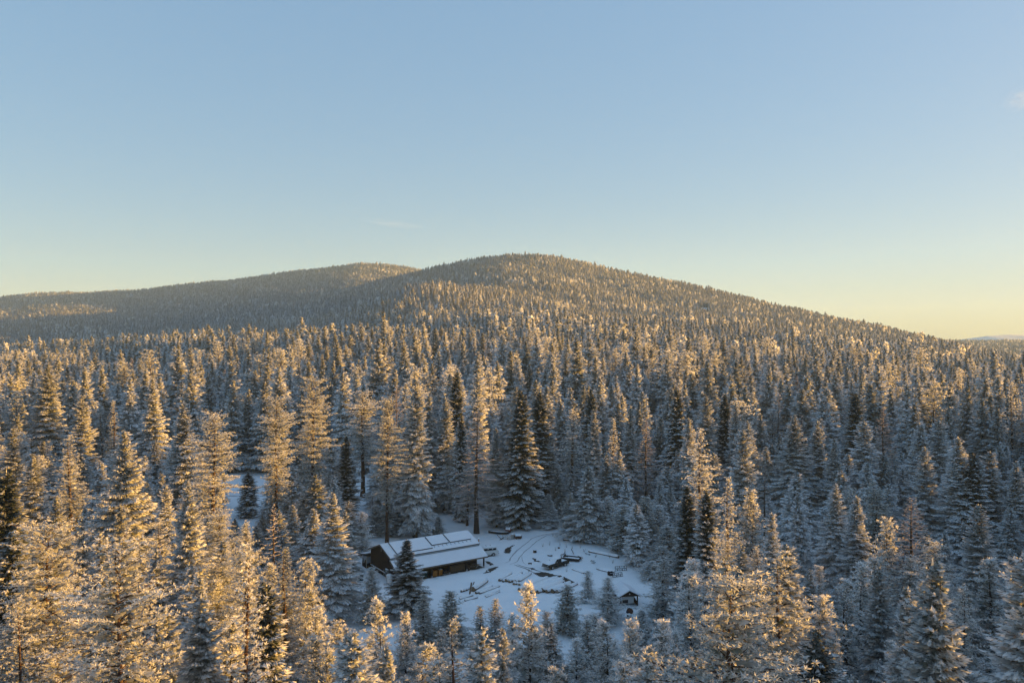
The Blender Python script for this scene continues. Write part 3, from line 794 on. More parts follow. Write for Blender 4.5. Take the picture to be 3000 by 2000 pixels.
# --- all other trees: one mass of forest
def build_forest():
    src = bpy.data.collections.new("forest_sources")
    names = sorted(k for k in LIB if LIB[k][2] is not None)
    for i, nm in enumerate(names):
        o = bpy.data.objects.new(f"source_{i:02d}_{nm}", LIB[nm][2]); src.objects.link(o)
    idx = {nm: i for i, nm in enumerate(names)}
    m = ~is_thing & ~((Dd < 115) & (top_px < 2010) & (PX > -150) & (PX < 3150))
    P = PTS[m]; Z = PZ[m]; H = Ht[m]; D = Dd[m]; pn = sp_pine[m]; la = sp_larch[m]; k = len(P)
    ids = np.zeros(k, np.int32); H0 = np.zeros(k)
    r1 = rng.random(k); r2 = rng.random(k)
    for i in range(k):
        d = D[i]
        if d < 480:
            t = MID['larch'] if la[i] else MID['pine'] if pn[i] else MID['fir']
        else:
            t = FAR['pine'] if pn[i] else FAR['fir']
        nm = t[int(r1[i] * len(t))]
        ids[i] = idx[nm]; H0[i] = LIB[nm][3]
    sz = H / H0
    sxy = np.clip(sz ** .7 * rng.uniform(.9, 1.3, k) * (1.16 + .16 * sstep(600, 1500, D)), .3, 1.9)
    me = bpy.data.meshes.new("forest")
    me.vertices.add(k)
    co = np.stack([P[:, 0], P[:, 1], Z - .1], 1).astype(np.float32); me.vertices.foreach_set("co", co.ravel())
    a = me.attributes.new("pick", 'INT', 'POINT'); a.data.foreach_set("value", ids)
    a = me.attributes.new("size", 'FLOAT_VECTOR', 'POINT'); a.data.foreach_set("vector", np.stack([sxy, sxy, sz], 1).astype(np.float32).ravel())
    tl = rng.normal(0, .02, (k, 2))
    a = me.attributes.new("turn", 'FLOAT_VECTOR', 'POINT'); a.data.foreach_set("vector", np.stack([tl[:, 0], tl[:, 1], rng.uniform(0, 6.283, k)], 1).astype(np.float32).ravel())
    o = bpy.data.objects.new("forest", me); link(o)
    tag(o, "snow-covered conifer forest spreading over the hills beyond the clearing", "forest", kind="stuff")
    ng = bpy.data.node_groups.new("forest_scatter", 'GeometryNodeTree')
    ng.interface.new_socket("Geometry", in_out='INPUT', socket_type='NodeSocketGeometry')
    ng.interface.new_socket("Geometry", in_out='OUTPUT', socket_type='NodeSocketGeometry')
    N = ng.nodes; Lk = ng.links
    gi = N.new("NodeGroupInput"); go = N.new("NodeGroupOutput")
    ci = N.new("GeometryNodeCollectionInfo"); ci.inputs["Collection"].default_value = src
    ci.inputs["Separate Children"].default_value = True; ci.inputs["Reset Children"].default_value = True
    ip = N.new("GeometryNodeInstanceOnPoints"); ip.inputs["Pick Instance"].default_value = True
    def attr(name, ty):
        x = N.new("GeometryNodeInputNamedAttribute"); x.data_type = ty; x.inputs[0].default_value = name; return x.outputs[0]
    Lk.new(gi.outputs[0], ip.inputs["Points"]); Lk.new(ci.outputs[0], ip.inputs["Instance"])
    Lk.new(attr("pick", 'INT'), ip.inputs["Instance Index"]); Lk.new(attr("turn", 'FLOAT_VECTOR'), ip.inputs["Rotation"]); Lk.new(attr("size", 'FLOAT_VECTOR'), ip.inputs["Scale"])
    Lk.new(ip.outputs[0], go.inputs[0])
    md = o.modifiers.new("scatter", 'NODES'); md.node_group = ng
    print("FOREST instances", k, "things", len(THINGS))
build_forest()

# ------------------------------------------------------------------ the cold air: thin haze
def build_haze():
    o = MB().box(-6400, 6400, -6400, 6400, -9, 330).build("haze", 'snow')
    o.data.materials.clear()
    m = bpy.data.materials.new("haze_air"); m.use_nodes = True
    nt = m.node_tree; nt.nodes.clear()
    out = nt.nodes.new("ShaderNodeOutputMaterial"); pv = nt.nodes.new("ShaderNodeVolumePrincipled")
    pv.inputs["Color"].default_value = (0.48, 0.71, 1.0, 1); pv.inputs["Density"].default_value = HAZE
    pv.inputs["Anisotropy"].default_value = 0.0
    nt.links.new(pv.outputs[0], out.inputs["Volume"])
    o.data.materials.append(m)
    o.display_type = 'WIRE'
    tag(o, kind="stuff")
HAZE = 0.00009
build_haze()
# thin cloud wisps high above the hills
def cloud(px, py, D, size, rz, dens, label):
    me = bpy.data.meshes.new("cloud"); import bmesh
    bm = bmesh.new(); bmesh.ops.create_icosphere(bm, subdivisions=3, radius=1.0); bm.to_mesh(me); bm.free()
    o = bpy.data.objects.new("cloud", me); link(o)
    o.location = ((px - 1500) / F3 * D, D, CAM_H + (1000 - py) / F3 * D); o.scale = size; o.rotation_euler = (0, rz, 0)
    m = bpy.data.materials.new("cloud_vapour"); m.use_nodes = True; nt = m.node_tree; nt.nodes.clear()
    out = nt.nodes.new("ShaderNodeOutputMaterial"); pv = nt.nodes.new("ShaderNodeVolumePrincipled")
    tc = nt.nodes.new("ShaderNodeTexCoord"); nz = nt.nodes.new("ShaderNodeTexNoise"); nz.inputs["Scale"].default_value = 2.2; nz.inputs["Detail"].default_value = 6
    ln = nt.nodes.new("ShaderNodeVectorMath"); ln.operation = 'LENGTH'
    nt.links.new(tc.outputs["Object"], nz.inputs["Vector"]); nt.links.new(tc.outputs["Object"], ln.inputs[0])
    fo = nt.nodes.new("ShaderNodeMapRange"); fo.inputs["From Min"].default_value = 1.0; fo.inputs["From Max"].default_value = .1
    nt.links.new(ln.outputs["Value"], fo.inputs["Value"])
    th = nt.nodes.new("ShaderNodeMapRange"); th.inputs["From Min"].default_value = .42; th.inputs["From Max"].default_value = .75
    nt.links.new(nz.outputs["Fac"], th.inputs["Value"])
    mu = nt.nodes.new("ShaderNodeMath"); mu.operation = 'MULTIPLY'; nt.links.new(fo.outputs[0], mu.inputs[0]); nt.links.new(th.outputs[0], mu.inputs[1])
    m2 = nt.nodes.new("ShaderNodeMath"); m2.operation = 'MULTIPLY'; m2.inputs[1].default_value = dens; nt.links.new(mu.outputs[0], m2.inputs[0])
    nt.links.new(m2.outputs[0], pv.inputs["Density"]); pv.inputs["Color"].default_value = (.95, .95, .95, 1)
    nt.links.new(pv.outputs[0], out.inputs["Volume"]); me.materials.append(m)
    tag(o, label, "cloud")
cloud(1150, 655, 12000, (620, 300, 60), math.radians(7), .0006, "faint pink cloud streak hanging over the rear hill")
cloud(3000, 285, 12000, (380, 300, 210), math.radians(-25), .0008, "pale cloud wisp high in the clear sky")
#@@OBJ_BEGIN@@
# ------------------------------------------------------------------ barn
BA = (-19.95, 132.0); BROT = math.radians(33.5)
UX, UY = math.cos(BROT), math.sin(BROT)
barn = empty("barn", (BA[0], BA[1], 0.0), BROT)
tag(barn, "long dark-brown timber barn with snowy two-step roof and open front bay", "barn")
def slab(name, mat, parent, x0, x1, a, b, th, lift=0.0, bevel=0.0):
    """sloping sheet between edge a=(y,z) and edge b=(y,z)"""
    (ya, za), (yb, zb) = a, b
    d = Vector((0, yb - ya, zb - za)).normalized(); nn = Vector((0, -d.z, d.y))
    if nn.z < 0: nn = -nn
    A = Vector((0, ya, za)) + nn * lift; B = Vector((0, yb, zb)) + nn * lift
    lo = [(x0, A.y, A.z), (x1, A.y, A.z), (x1, B.y, B.z), (x0, B.y, B.z)]
    hi = [(x, y + nn.y * th, z + nn.z * th) for x, y, z in lo]
    return MB().hexa(lo, hi).build(name, mat, parent, bevel)
BL = 17.6
MB().extrude([(0, -.3), (11.4, -.3), (11.4, 3.5), (6.5, 5.28), (2.25, 3.86), (2.25, 3.42), (0, 2.36)], 0, .16, 'x').build("gable_wall", 'siding', barn)
MB().extrude([(2.4, -.3), (11.4, -.3), (11.4, 3.5), (6.5, 5.28), (2.4, 3.86)], BL - .16, BL, 'x').build("gable_wall", 'siding', barn)
box("back_wall", 'siding', barn, .17, BL - .17, 11.2, 11.38, -.3, 3.46)
box("inner_wall", 'siding', barn, .17, BL - .17, 2.42, 2.56, -.3, 3.5)
box("eave_band", 'pale_metal', barn, -.30, BL + .30, 2.06, 2.18, 3.46, 3.90)
box("bay_floor", 'mud', barn, .1, BL, -.35, 2.4, -.2, .03)
ru = slab("upper_roof", 'dark_metal', barn, -.38, BL + .38, (1.98, 3.86), (6.5, 5.33), .10)
slab("snow_cover", 'roof_snow', ru, -.34, BL + .34, (2.02, 3.87), (6.5, 5.335), .13, .102, .04)
rb = slab("rear_roof", 'dark_metal', barn, -.38, BL + .38, (6.505, 5.33), (11.85, 3.42), .10)
slab("snow_cover", 'roof_snow', rb, -.34, BL + .34, (6.505, 5.335), (11.8, 3.44), .13, .102, .04)
rl = slab("lower_roof", 'dark_metal', barn, -.38, BL + .55, (-.72, 2.06), (2.14, 3.44), .09)
slab("snow_cover", 'roof_snow', rl, -.33, BL + .5, (-.68, 2.085), (2.05, 3.40), .14, .092, .05)
# snow-covered solar panels on the front slope
def on_slope(t): return (2.02 + (6.5 - 2.02) * t, 3.87 + (5.335 - 3.87) * t)
for (x0, x1, t0, t1) in ((1.2, 8.35, .16, .97), (8.6, 12.15, .34, .97), (12.4, 16.9, .34, .97)):
    p = slab("solar_panel", 'panel', barn, x0, x1, on_slope(t0), on_slope(t1), .10, .26)
    slab("snow_layer", 'roof_snow', p, x0 + .07, x1 - .05, on_slope(t0 + .012), on_slope(t1 - .005), .07, .362, .03)
for k in range(10):
    x = 8.9 + k * .85
    slab("snow_guard", 'grey_metal', barn, x, x + .06, on_slope(.2), on_slope(.31), .05, .235)
# trims
for (a, b) in (((2.0, 3.82), (6.5, 5.29)), ((6.5, 5.29), (11.8, 3.38)), ((-.66, 2.03), (2.1, 3.36))):
    slab("rake_trim", 'wood', barn, -.42, -.385, a, b, .16, -.05)
box("ledge", 'wood', barn, -.14, -.003, 4.4, 11.3, .62, .72)
box("ledge_snow", 'snow', barn, -.13, -.005, 4.45, 11.25, .722, .80)
for k, x in enumerate((17.5, 13.9, 10.3, 6.7, 3.1, .2)):
    po = box("post", 'darkwood', barn, x - .11, x + .11, -.32, -.10, .3, 1.93)
    MB().tube((x, -.21, -.15), (x, -.21, .42), .17, .13, 10).build("concrete_pier", 'concrete', po)
box("header_beam", 'darkwood', barn, -.25, 19.2, -.34, -.12, 1.93, 2.10)
box("eave_board", 'wood', barn, -.36, BL + .52, -.80, -.755, 1.99, 2.12)
MB().tube((BL + .5, 2.6, 2.9), (BL + .5, 2.6, 4.75), .10, .10, 10).build("stove_pipe", 'orange', barn)
MB().tube((BL + .5, 2.6, 4.7), (BL + .5, 2.6, 4.95), .17, .03, 10).build("pipe_cap", 'snow', barn)
MB().tube((-.15, 6.3, 4.2), (-.15, 6.3, 5.1), .035, .035, 6).build("service_mast", 'trim', barn)
MB().tube((-.25, 2.35, 3.45), (-.12, 2.35, 3.45), .16, .16, 10).build("flood_lamp", 'whitepaint', barn)
MB().tube((-.12, 5.2, .1), (-.12, 5.2, 1.3), .04, .04, 6).build("conduit", 'trim', barn)
# rear lean-to
box("lean_to_lower_wall", 'siding', barn, -.8, 6.0, 11.42, 13.6, -.3, .95)
box("lean_to_upper_wall", 'pale_metal', barn, -.78, 5.98, 11.42, 13.58, .953, 2.1)
box("lean_to_door", 'siding', barn, -.83, -.802, 11.55, 12.15, 0, 1.5)
w_ = box("lean_to_window", 'glass', barn, -.84, -.785, 12.55, 13.25, .85, 1.55)
for (y0, y1, z0, z1) in ((12.48, 12.55, .78, 1.62), (13.25, 13.32, .78, 1.62), (12.55, 13.25, .78, .85), (12.55, 13.25, 1.55, 1.62), (12.88, 12.93, .85, 1.55)):
    box("window_frame", 'trim', w_, -.86, -.80, y0, y1, z0, z1)
box("corner_post", 'trim', barn, -.87, -.79, 11.40, 11.50, -.2, 2.3)
lr = slab("lean_to_roof", 'dark_metal', barn, -1.05, 6.2, (11.42, 2.62), (13.95, 2.08), .08)
slab("snow_cover", 'roof_snow', lr, -1.0, 6.15, (11.45, 2.62), (13.9, 2.09), .13, .082, .04)

def bl(x, y, z=0.0):
    return (BA[0] + UX * x - UY * y, BA[1] + UY * x + UX * y, z)

# things at and under the barn
c = empty("electrical_cabinet", bl(-.2, 3.7, .45), BROT)
tag(c, "grey-blue electrical cabinet on legs against the barn's gable wall", "cabinet")
box("case", 'grey_metal', c, -.17, .17, -.5, .5, 0, 1.2, bevel=.02)
box("door_panel", 'pale_metal', c, -.195, -.172, -.45, -.02, .08, 1.12)
box("meter", 'dark_metal', c, -.25, -.172, -.40, -.15, .5, .8)
for y in (-.4, .4): box("leg", 'trim', c, -.05, .05, y - .04, y + .04, -.5, -.002)
box("snow_cap", 'snow', c, -.16, .16, -.49, .49, 1.203, 1.28, bevel=.03)
t_ = empty("water_tank", bl(-.75, 1.5, 0), BROT)
tag(t_, "white upright water tank at the barn corner behind the dark fir", "tank")
MB().tube((0, 0, 0), (0, 0, 1.35), .52, .52, 20).build("shell", 'whitepaint', t_)
MB().tube((0, 0, 1.352), (0, 0, 1.5), .50, .30, 20).build("snow_cap", 'snow', t_)
MB().tube((-.54, 0, .15), (-.54, 0, .9), .04, .04, 6).build("pipe", 'trim', t_)

def crate(name, label, loc, rz, w, d, h, mat, tilt=0.0, top=None):
    e = empty(name, loc, rz); e.rotation_euler = (0, tilt, rz)
    tag(e, label, "crate")
    box("panel_body", mat, e, -w / 2 + .03, w / 2 - .03, -d / 2 + .03, d / 2 - .03, .04, h)
    for sx in (-1, 1):
        for sy in (-1, 1):
            box("corner_slat", mat, e, sx * w / 2 - .035, sx * w / 2 + .035, sy * d / 2 - .035, sy * d / 2 + .035, 0, h + .03)
    for z in (.12, h * .5, h - .1): box("front_slat", mat, e, -w / 2 + .04, w / 2 - .04, -d / 2 - .02, -d / 2 + .028, z - .05, z + .05)
    if top: box("lid", top, e, -w / 2 - .02, w / 2 + .02, -d / 2 - .03, d / 2 + .02, h + .032, h + .10)
    return e
crate("green_crate", "tilted dark-green crate with bright green base under the barn roof", bl(5.35, .5, .03), BROT, 1.25, .8, .85, 'green', math.radians(-14), 'grey_metal')
crate("orange_crate", "taller orange-brown crate standing under the barn's open bay", bl(7.45, .35, .03), BROT, .78, .7, 1.05, 'orange')
crate("orange_crate", "narrower orange crate with pale top under the barn's open bay", bl(8.6, .35, .03), BROT, .62, .6, 1.0, 'orange', 0, 'trim')
d_ = empty("dark_drum", bl(9.6, .4, .03), BROT); tag(d_, "dark rounded drum on a pale skid under the barn roof", "drum")
MB().tube((-.42, 0, .42), (.42, 0, .42), .36, .36, 16).build("shell", 'dark_metal', d_)
for x in (-.3, .3): MB().tube((x - .03, 0, .42), (x + .03, 0, .42), .38, .38, 16).build("hoop", 'rust', d_)
box("skid", 'trim', d_, -.6, .6, -.35, .35, 0, .06)
# firewood
fw = empty("firewood_stack", bl(12.4, .9, .03), BROT); tag(fw, "low split-firewood stack between the barn's middle posts", "firewood")
b_ = MB(); rr = random.Random(3)
for row in range(7):
    for k in range(17):
        r = rr.uniform(.065, .095); x = -1.45 + k * .18 + (row % 2) * .09 + rr.uniform(-.01, .01)
        b_.tube((x, -.35 + rr.uniform(-.05, .03), .1 + row * .155), (x, .3, .1 + row * .155), r, r * .95, 6)
fwo = b_.build("split_wood", 'logend', fw); fwo["kind"] = "stuff"
for x in (-1.62, 1.75): box("end_stake", 'darkwood', fw, x - .05, x + .05, -.1, .0, 0, 1.3)
sp_ = empty("scrap_heap", bl(15.9, .6, .03), BROT); tag(sp_, "heap of grey boards and scrap metal beside the barn's end post", "scrap")
for k in range(16):
    a = rr.uniform(0, 3.1); l = rr.uniform(.5, 1.3); x = rr.uniform(-1.1, 1.1); y = rr.uniform(-.5, .8); z = .1 + rr.uniform(0, .8) * max(.1, 1 - abs(x) / 1.6)
    MB().tube((x - l * math.cos(a), y - .25 * math.sin(a), max(.03, z - rr.uniform(0, .25))), (x + l * math.cos(a), y + .25 * math.sin(a), z + rr.uniform(0, .3)), rr.uniform(.03, .06), None, 4).build("scrap_board", rr.choice(['wood', 'grey_metal', 'wood', 'trim']), sp_)

# green transformer box
x, y = gp(1053, 1700)
g_ = empty("transformer_box", (x, y, zt(x, y)), math.radians(28)); tag(g_, "dark green transformer box on a concrete pad beside the barn", "utility box")
box("pad", 'concrete', g_, -.85, .85, -.8, .8, -.1, .12)
box("pad_snow", 'snow', g_, -.83, .83, -.78, .78, .122, .17, bevel=.02)
MB().extrude([(-.55, .172), (.55, .172), (.55, 1.30), (-.55, 1.18)], -.55, .55, 'x').build("case", 'green', g_, .02)
box("door_edge", 'dark_metal', g_, -.02, .02, -.575, -.552, .2, 1.15)
for k in (-.2, .25): box("warning_plate", 'whitepaint', g_, k - .06, k + .06, -.57, -.552, .85, .98)
MB().extrude([(-.50, 1.19), (.53, 1.302), (.53, 1.36), (-.50, 1.25)], -.52, .52, 'x').build("snow_cap", 'snow', g_, .02)

# ------------------------------------------------------------------ vehicles
def wheel(parent, x, y, r=.37):
    s = 1 if y > 0 else -1
    ty = MB().tube((x, y - s * .12, r), (x, y + s * .10, r), r, r, 20).build("tyre", 'black', parent)
    rm = MB().tube((x, y + s * .101, r), (x, y + s * .125, r), r * .56, r * .50, 14).build("rim", 'chrome', ty)
def vehicle(name, label, loc, rz, paint, canopy):
    e = empty(name, loc, rz); tag(e, label, "pickup")
    W = .93
    low = [(-2.55, .48), (-2.1, .42), (-1.95, .50), (-1.15, .50), (-1.0, .40), (1.1, .40), (1.25, .50), (2.05, .50), (2.2, .42), (2.6, .48), (2.66, .72), (2.6, 1.02), (1.05, 1.10), (.9, 1.12), (-.75, 1.12), (-2.6, 1.10)]
    if not canopy:
        low = low[:-2] + [(-.75, 1.08), (-.8, .80), (-2.48, .80), (-2.5, 1.10), (-2.6, 1.10)]
    MB().extrude(low, -W, W).build("body", paint, e, .045)
    if not canopy:
        for s in (-1, 1):
            box("bed_side", paint, e, -2.58, -.78, s * W - .045, s * W + .045, .79, 1.14)
        box("bed_snow", 'snow', e, -2.46, -.82, -W + .06, W - .06, .802, .96, bevel=.04)
    cabx = (-.72, .95) if not canopy else (-2.5, .95)
    top = [(cabx[0], 1.10), (cabx[1], 1.10), (.35, 1.70), (cabx[0] + (.08 if not canopy else .25), 1.74)]
    MB().extrude(top, -.80, .80).build("cab", paint, e, .06)
    for s in (-1, 1):
        xs = [(-.52, .42)] if not canopy else [(-.42, .45), (-1.35, -.55), (-2.15, -1.48)]
        for (a, b) in xs: MB().hexa([(a, s * .802, 1.2), (b + .18, s * .802, 1.2), (b + .18, s * .812, 1.2), (a, s * .812, 1.2)], [(a, s * .802, 1.6), (b - .1, s * .802, 1.6), (b - .1, s * .812, 1.6), (a, s * .812, 1.6)]).build("side_window", 'glass', e)
        box("mirror", 'chrome', e, .62, .72, s * 1.02 - .06, s * 1.02 + .06, 1.18, 1.34)
        box("headlight", 'chrome', e, 2.63, 2.675, s * .68 - .13, s * .68 + .13, .74, .92)
        box("tail_light", 'red', e, -2.625, -2.595, s * .82 - .07, s * .82 + .07, .8, 1.0)
        for x in (1.65, -1.55): wheel(e, x, s * .84)
    box("grille", 'dark_metal', e, 2.635, 2.668, -.5, .5, .70, .94)
    for z in (.76, .82, .88): box("grille_bar", 'chrome', e, 2.669, 2.685, -.5, .5, z - .012, z + .012)
    box("front_bumper", 'chrome', e, 2.62, 2.82, -.95, .95, .46, .62, bevel=.03)
    box("rear_bumper", 'chrome', e, -2.76, -2.58, -.9, .9, .45, .58, bevel=.03)
    MB().extrude([(.98, 1.085), (2.56, 1.025), (2.5, 1.12), (1.0, 1.22)], -.86, .86).build("hood_snow", 'snow', e, .05)
    MB().extrude([(cabx[0] + .02, 1.735), (.42, 1.70), (.28, 1.86), (cabx[0] + .15, 1.88)], -.80, .80).build("roof_snow", 'snow', e, .06)
    MB().hexa([(.98, -.76, 1.12), (1.06, -.76, 1.13), (1.06, .76, 1.13), (.98, .76, 1.12)], [(.38, -.7, 1.70), (.46, -.7, 1.74), (.46, .7, 1.74), (.38, .7, 1.70)]).build("windshield_snow", 'snow', e)
    if canopy:
        for x in (-.4, -1.3): box("roof_bar", 'dark_metal', e, x - .03, x + .03, -.55, .0, 1.885, 1.93)
    return e
def at(px, py): 
    x, y = gp(px, py); return (x, y, zt(x, y))
vehicle("pickup_truck", "dark old pickup with open bed half buried in snow near the log decks", (8.2, 142.15, zt(8.2, 142.1) - .05), math.atan2(-.64, -.77), 'pickup', False)
vehicle("pickup_truck", "white pickup with canopy parked behind the barn's end post", (-5.4, 149.4, zt(-5.4, 149.4) - .03), math.radians(200), 'whitepaint', True)

# ------------------------------------------------------------------ logs and timber
LOGN = 0
def log(px, py, dx, dy, L, r, label, group, mat='bark', name="log", snow=True, dz=0.0):
    x, y = gp(px, py); n_ = math.hypot(dx, dy); dx /= n_; dy /= n_
    e = empty(name, (x, y, zt(x, y) + dz), math.atan2(dy, dx)); tag(e, label, "log" if name == "log" else "timber", group)
    z1 = zt(x + dx * L, y + dy * L) - zt(x, y)
    b0 = Vector((0, 0, r * .8)); b1 = Vector((L, 0, z1 + r * .75))
    MB().tube(b0, b1, r, r * .86, 12).build("bark", mat, e, smooth=False)
    MB().tube(b0 + Vector((-.012, 0, 0)), b0 + Vector((-.004, 0, 0)), r * .88, r * .88, 12).build("cut_end", 'logend', e)
    if snow:
        n = 10; vs = []; fs = []
        m = max(4, int(L / .7)); rs = random.Random(int(px * 7 + py))
        for i in range(m + 1):
            t = i / m; c = b0.lerp(b1, t); rr_ = r * (1 - .14 * t); k = 1.0 if 0 < i < m else .80
            hh = rs.uniform(.10, .17)
            for j in range(n + 1):
                a = math.pi * (-.02 + 1.04 * j / n)
                up = 1.06 + (hh / rr_) * math.sin(a) if True else 1
                vs.append((c.x, c.y + rr_ * up * 1.02 * math.cos(a) * k, c.z + rr_ * up * math.sin(a) * k + (.0 if k == 1 else .03)))
        for i in range(m):
            for j in range(n): a = i * (n + 1) + j; fs.append((a, a + 1, a + n + 2, a + n + 1))
        fs.append(tuple(range(n + 1))); fs.append(tuple(m * (n + 1) + j for j in range(n, -1, -1)))
        MB().add(vs, fs).build("snow_cap", 'snow', e, smooth=True)
    return e
G1 = "logs in the deck between pickup and barn"
for i, (px, py, r) in enumerate([(1463, 1702, .26), (1473, 1704, .20), (1482, 1703, .30), (1492, 1706, .24), (1501, 1705, .22), (1510, 1706, .25), (1520, 1704, .18)]):
    log(px, py, .45 + .03 * (i % 3), .89, 4.6 + .5 * (i % 3), r, "snow-capped log in the short deck facing the barn's open bay", G1)
for (px, py, r) in [(1505, 1713, .22), (1513, 1713, .17), (1521, 1715, .2), (1534, 1720, .2)]:
    log(px, py, .3, .95, .8, r, "short log round standing between the two log decks", "short log rounds", dz=-.02)
G2 = "logs in the long deck above the sunlit pine"
for i, (px, py, r) in enumerate([(1521, 1732, .33), (1530, 1736, .28), (1541, 1736, .34), (1552, 1738, .30), (1563, 1736, .36), (1575, 1737, .30), (1588, 1734, .40), (1601, 1737, .32), (1618, 1736, .40), (1632, 1736, .30), (1645, 1732, .26)]):
    log(px, py, .62, .78, (8.0 if px < 1570 else 6.0 if px < 1595 else 4.2) + .5 * ((i * 7) % 3), r, "thick snow-covered log in the long deck beside the muddy patch", G2)
G3 = "logs scattered before the barn"
log(1385, 1731, .41, .91, 5.2, .45, "thickest log with round brown end before the barn", G3)
log(1394, 1738, .62, .78, 4.2, .22, "thin dark log lying against the thickest log", G3)
log(1404, 1739, .66, .75, 5.0, .18, "slim log beside the thickest log's open side", G3)
for (px, py) in [(1351, 1733), (1358, 1731), (1365, 1729)]:
    log(px, py, .5, .87, 2.6, .17, "short log in the small bundle before the barn", "bundled short logs")
G4 = "thin poles on the clearing snow"
for (px, py, dx, dy, L, r) in [(1346, 1755, .72, .69, 2.9, .15), (1362, 1761, .72, .69, 2.7, .14)]:
    log(px, py, dx, dy, L, r, "dark short pole lying past the small log bundle", G4, mat='darkwood')
for (px, py, dx, dy, L, r) in [(1421, 1746, .66, .75, 3.6, .08), (1424, 1749, .66, .75, 3.4, .08)]:
    log(px, py, dx, dy, L, r, "thin pale pole lying beside the thickest log", "pale poles", mat='wood')
log(1650, 1583, 1, .06, 3.4, .24, "snow-covered log below the small pine at the track bend", "single logs")
log(1812, 1635, -.75, .66, 7.0, .30, "long snow-covered log at the foot of the shed-side trees", "single logs")
for (px, py, dx, dy, L, r) in [(1676, 1668, .62, -.78, 3.1, .12), (1681, 1667, .66, -.75, 3.3, .13), (1687, 1670, .68, -.73, 2.6, .12), (1694, 1672, .9, -.3, 1.8, .1)]:
    log(px, py, dx, dy, L, r, "dark pole in the small pile behind the lone bushy pine", "small pole pile", mat='darkwood')
for k, (px, py) in enumerate([(1748, 1666), (1752, 1668), (1757, 1667), (1762, 1668), (1766, 1667)]):
    log(px, py, .70, -.71, 3.6 - .2 * k, .11, "squared beam in the timber pile beside the iron frames", "timber pile beams", mat='darkwood', name="beam", dz=.04 * k)
# upright planks and stumps
def plank(name, label, px, py, h, w, lean, rz, mat='wood', cat="plank", group=None):
    x, y = gp(px, py); e = empty(name, (x, y, zt(x, y)), rz); e.rotation_euler = (0, lean, rz); tag(e, label, cat, group)
    box("board", mat, e, -.05, .05, -w / 2, w / 2, -.15, h)
    box("snow_strip", 'snow', e, .052, .09, -w / 2, w / 2, 0, h, bevel=.01)
plank("plank", "white-edged plank leaning out of the logs before the barn", 1376, 1738, 1.9, .26, math.radians(24), 1.2)
plank("plank", "thin plank leaning beside the white-edged one", 1381, 1722, 1.2, .14, math.radians(38), .9)
plank("plank", "charred plank standing behind the rusty wagon box", 1681, 1622, 1.15, .30, math.radians(-26), .2, 'darkwood')
for (px, py, r, h, lb) in [(1567, 1618, .32, .5, "dark stump between the tyre tracks and the rusty wagon box"), (1611, 1627, .45, .25, "low stump left of the rusty wagon box"), (1637, 1606, .2, .3, "tiny stump on the snow below the small pine")]:
    x, y = gp(px, py); e = empty("tree_stump", (x, y, zt(x, y)), .3); tag(e, lb, "stump")
    MB().tube((0, 0, -.1), (0, 0, h), r * 1.2, r, 10).build("stump_wood", 'bark', e)
    MB().tube((0, 0, h + .002), (0, 0, h + .12), r * .95, r * .6, 10).build("snow_cap", 'snow', e)

# ------------------------------------------------------------------ scrap by the forest edge
loc = at(1431, 1562)
bt = empty("rowing_boat", loc, math.radians(-14)); tag(bt, "long narrow snow-filled boat lying beside the scrap frames", "boat")
n_ = 14; vs = []; fs = []
for i in range(n_ + 1):
    t = i / n_; w = .55 * math.sin(math.pi * min(.98, .06 + t * .9)) ** .6; x = t * 4.6
    sheer = .1 * (2 * t - 1) ** 2
    vs += [(x, -w, .52 + sheer), (x, -w * .7, .1), (x, w * .7, .1), (x, w, .52 + sheer)]
for i in range(n_):
    a = i * 4; fs += [(a, a + 4, a + 5, a + 1), (a + 1, a + 5, a + 6, a + 2), (a + 2, a + 6, a + 7, a + 3)]
fs += [(0, 1, 2, 3), (n_ * 4 + 3, n_ * 4 + 2, n_ * 4 + 1, n_ * 4)]
MB().add(vs, fs).build("hull", 'dark_metal', bt)
vs = []; fs = []
for i in range(n_ + 1):
    t = i / n_; w = .52 * math.sin(math.pi * min(.98, .06 + t * .9)) ** .6; x = .05 + t * 4.5
    vs += [(x, -w, .46), (x, 0, .60), (x, w, .46)]
for i in range(n_): a = i * 3; fs += [(a, a + 1, a + 4, a + 3), (a + 1, a + 2, a + 5, a + 4)]
MB().add(vs, fs).build("snow_fill", 'snow', bt, smooth=True)

def tank(name, label, px, py, L, r, rz, mat, cat="tank"):
    e = empty(name, at(px, py), rz); tag(e, label, cat)
    MB().tube((-L / 2, 0, r + .08), (L / 2, 0, r + .08), r, r, 20).build("shell", mat, e, smooth=False)
    for s in (-1, 1):
        MB().tube((s * L / 2, 0, r + .08), (s * (L / 2 + .12), 0, r + .08), r * .98, r * .55, 20).build("end_cap", mat, e)
        box("saddle", 'dark_metal', e, s * L * .3 - .06, s * L * .3 + .06, -r * .7, r * .7, -.1, .3)
    vs = []; fs = []; n = 10
    for i, x in enumerate((-L / 2, -L / 2 + .12, L / 2 - .12, L / 2)):
        k = .86 if i in (0, 3) else 1
        for j in range(n + 1):
            a = math.pi * (.12 + .76 * j / n); q = r + (.02 + .14 * math.sin((a - .12 * math.pi) / .76)) * k
            vs.append((x, q * math.cos(a), r + .08 + q * math.sin(a)))
    for i in range(3):
        for j in range(n): a = i * (n + 1) + j; fs.append((a, a + 1, a + n + 2, a + n + 1))
    MB().add(vs, fs).build("snow_cap", 'snow', e, smooth=True)
    return e
tank("fuel_tank", "red scrap tank with snowy top below the tall dense fir", 1489, 1561, 1.05, .5, math.radians(-12), 'red')
tank("fuel_tank", "rusty brown tank with thick snow cap beside the white drum", 1518, 1578, 1.35, .45, math.radians(8), 'rust')
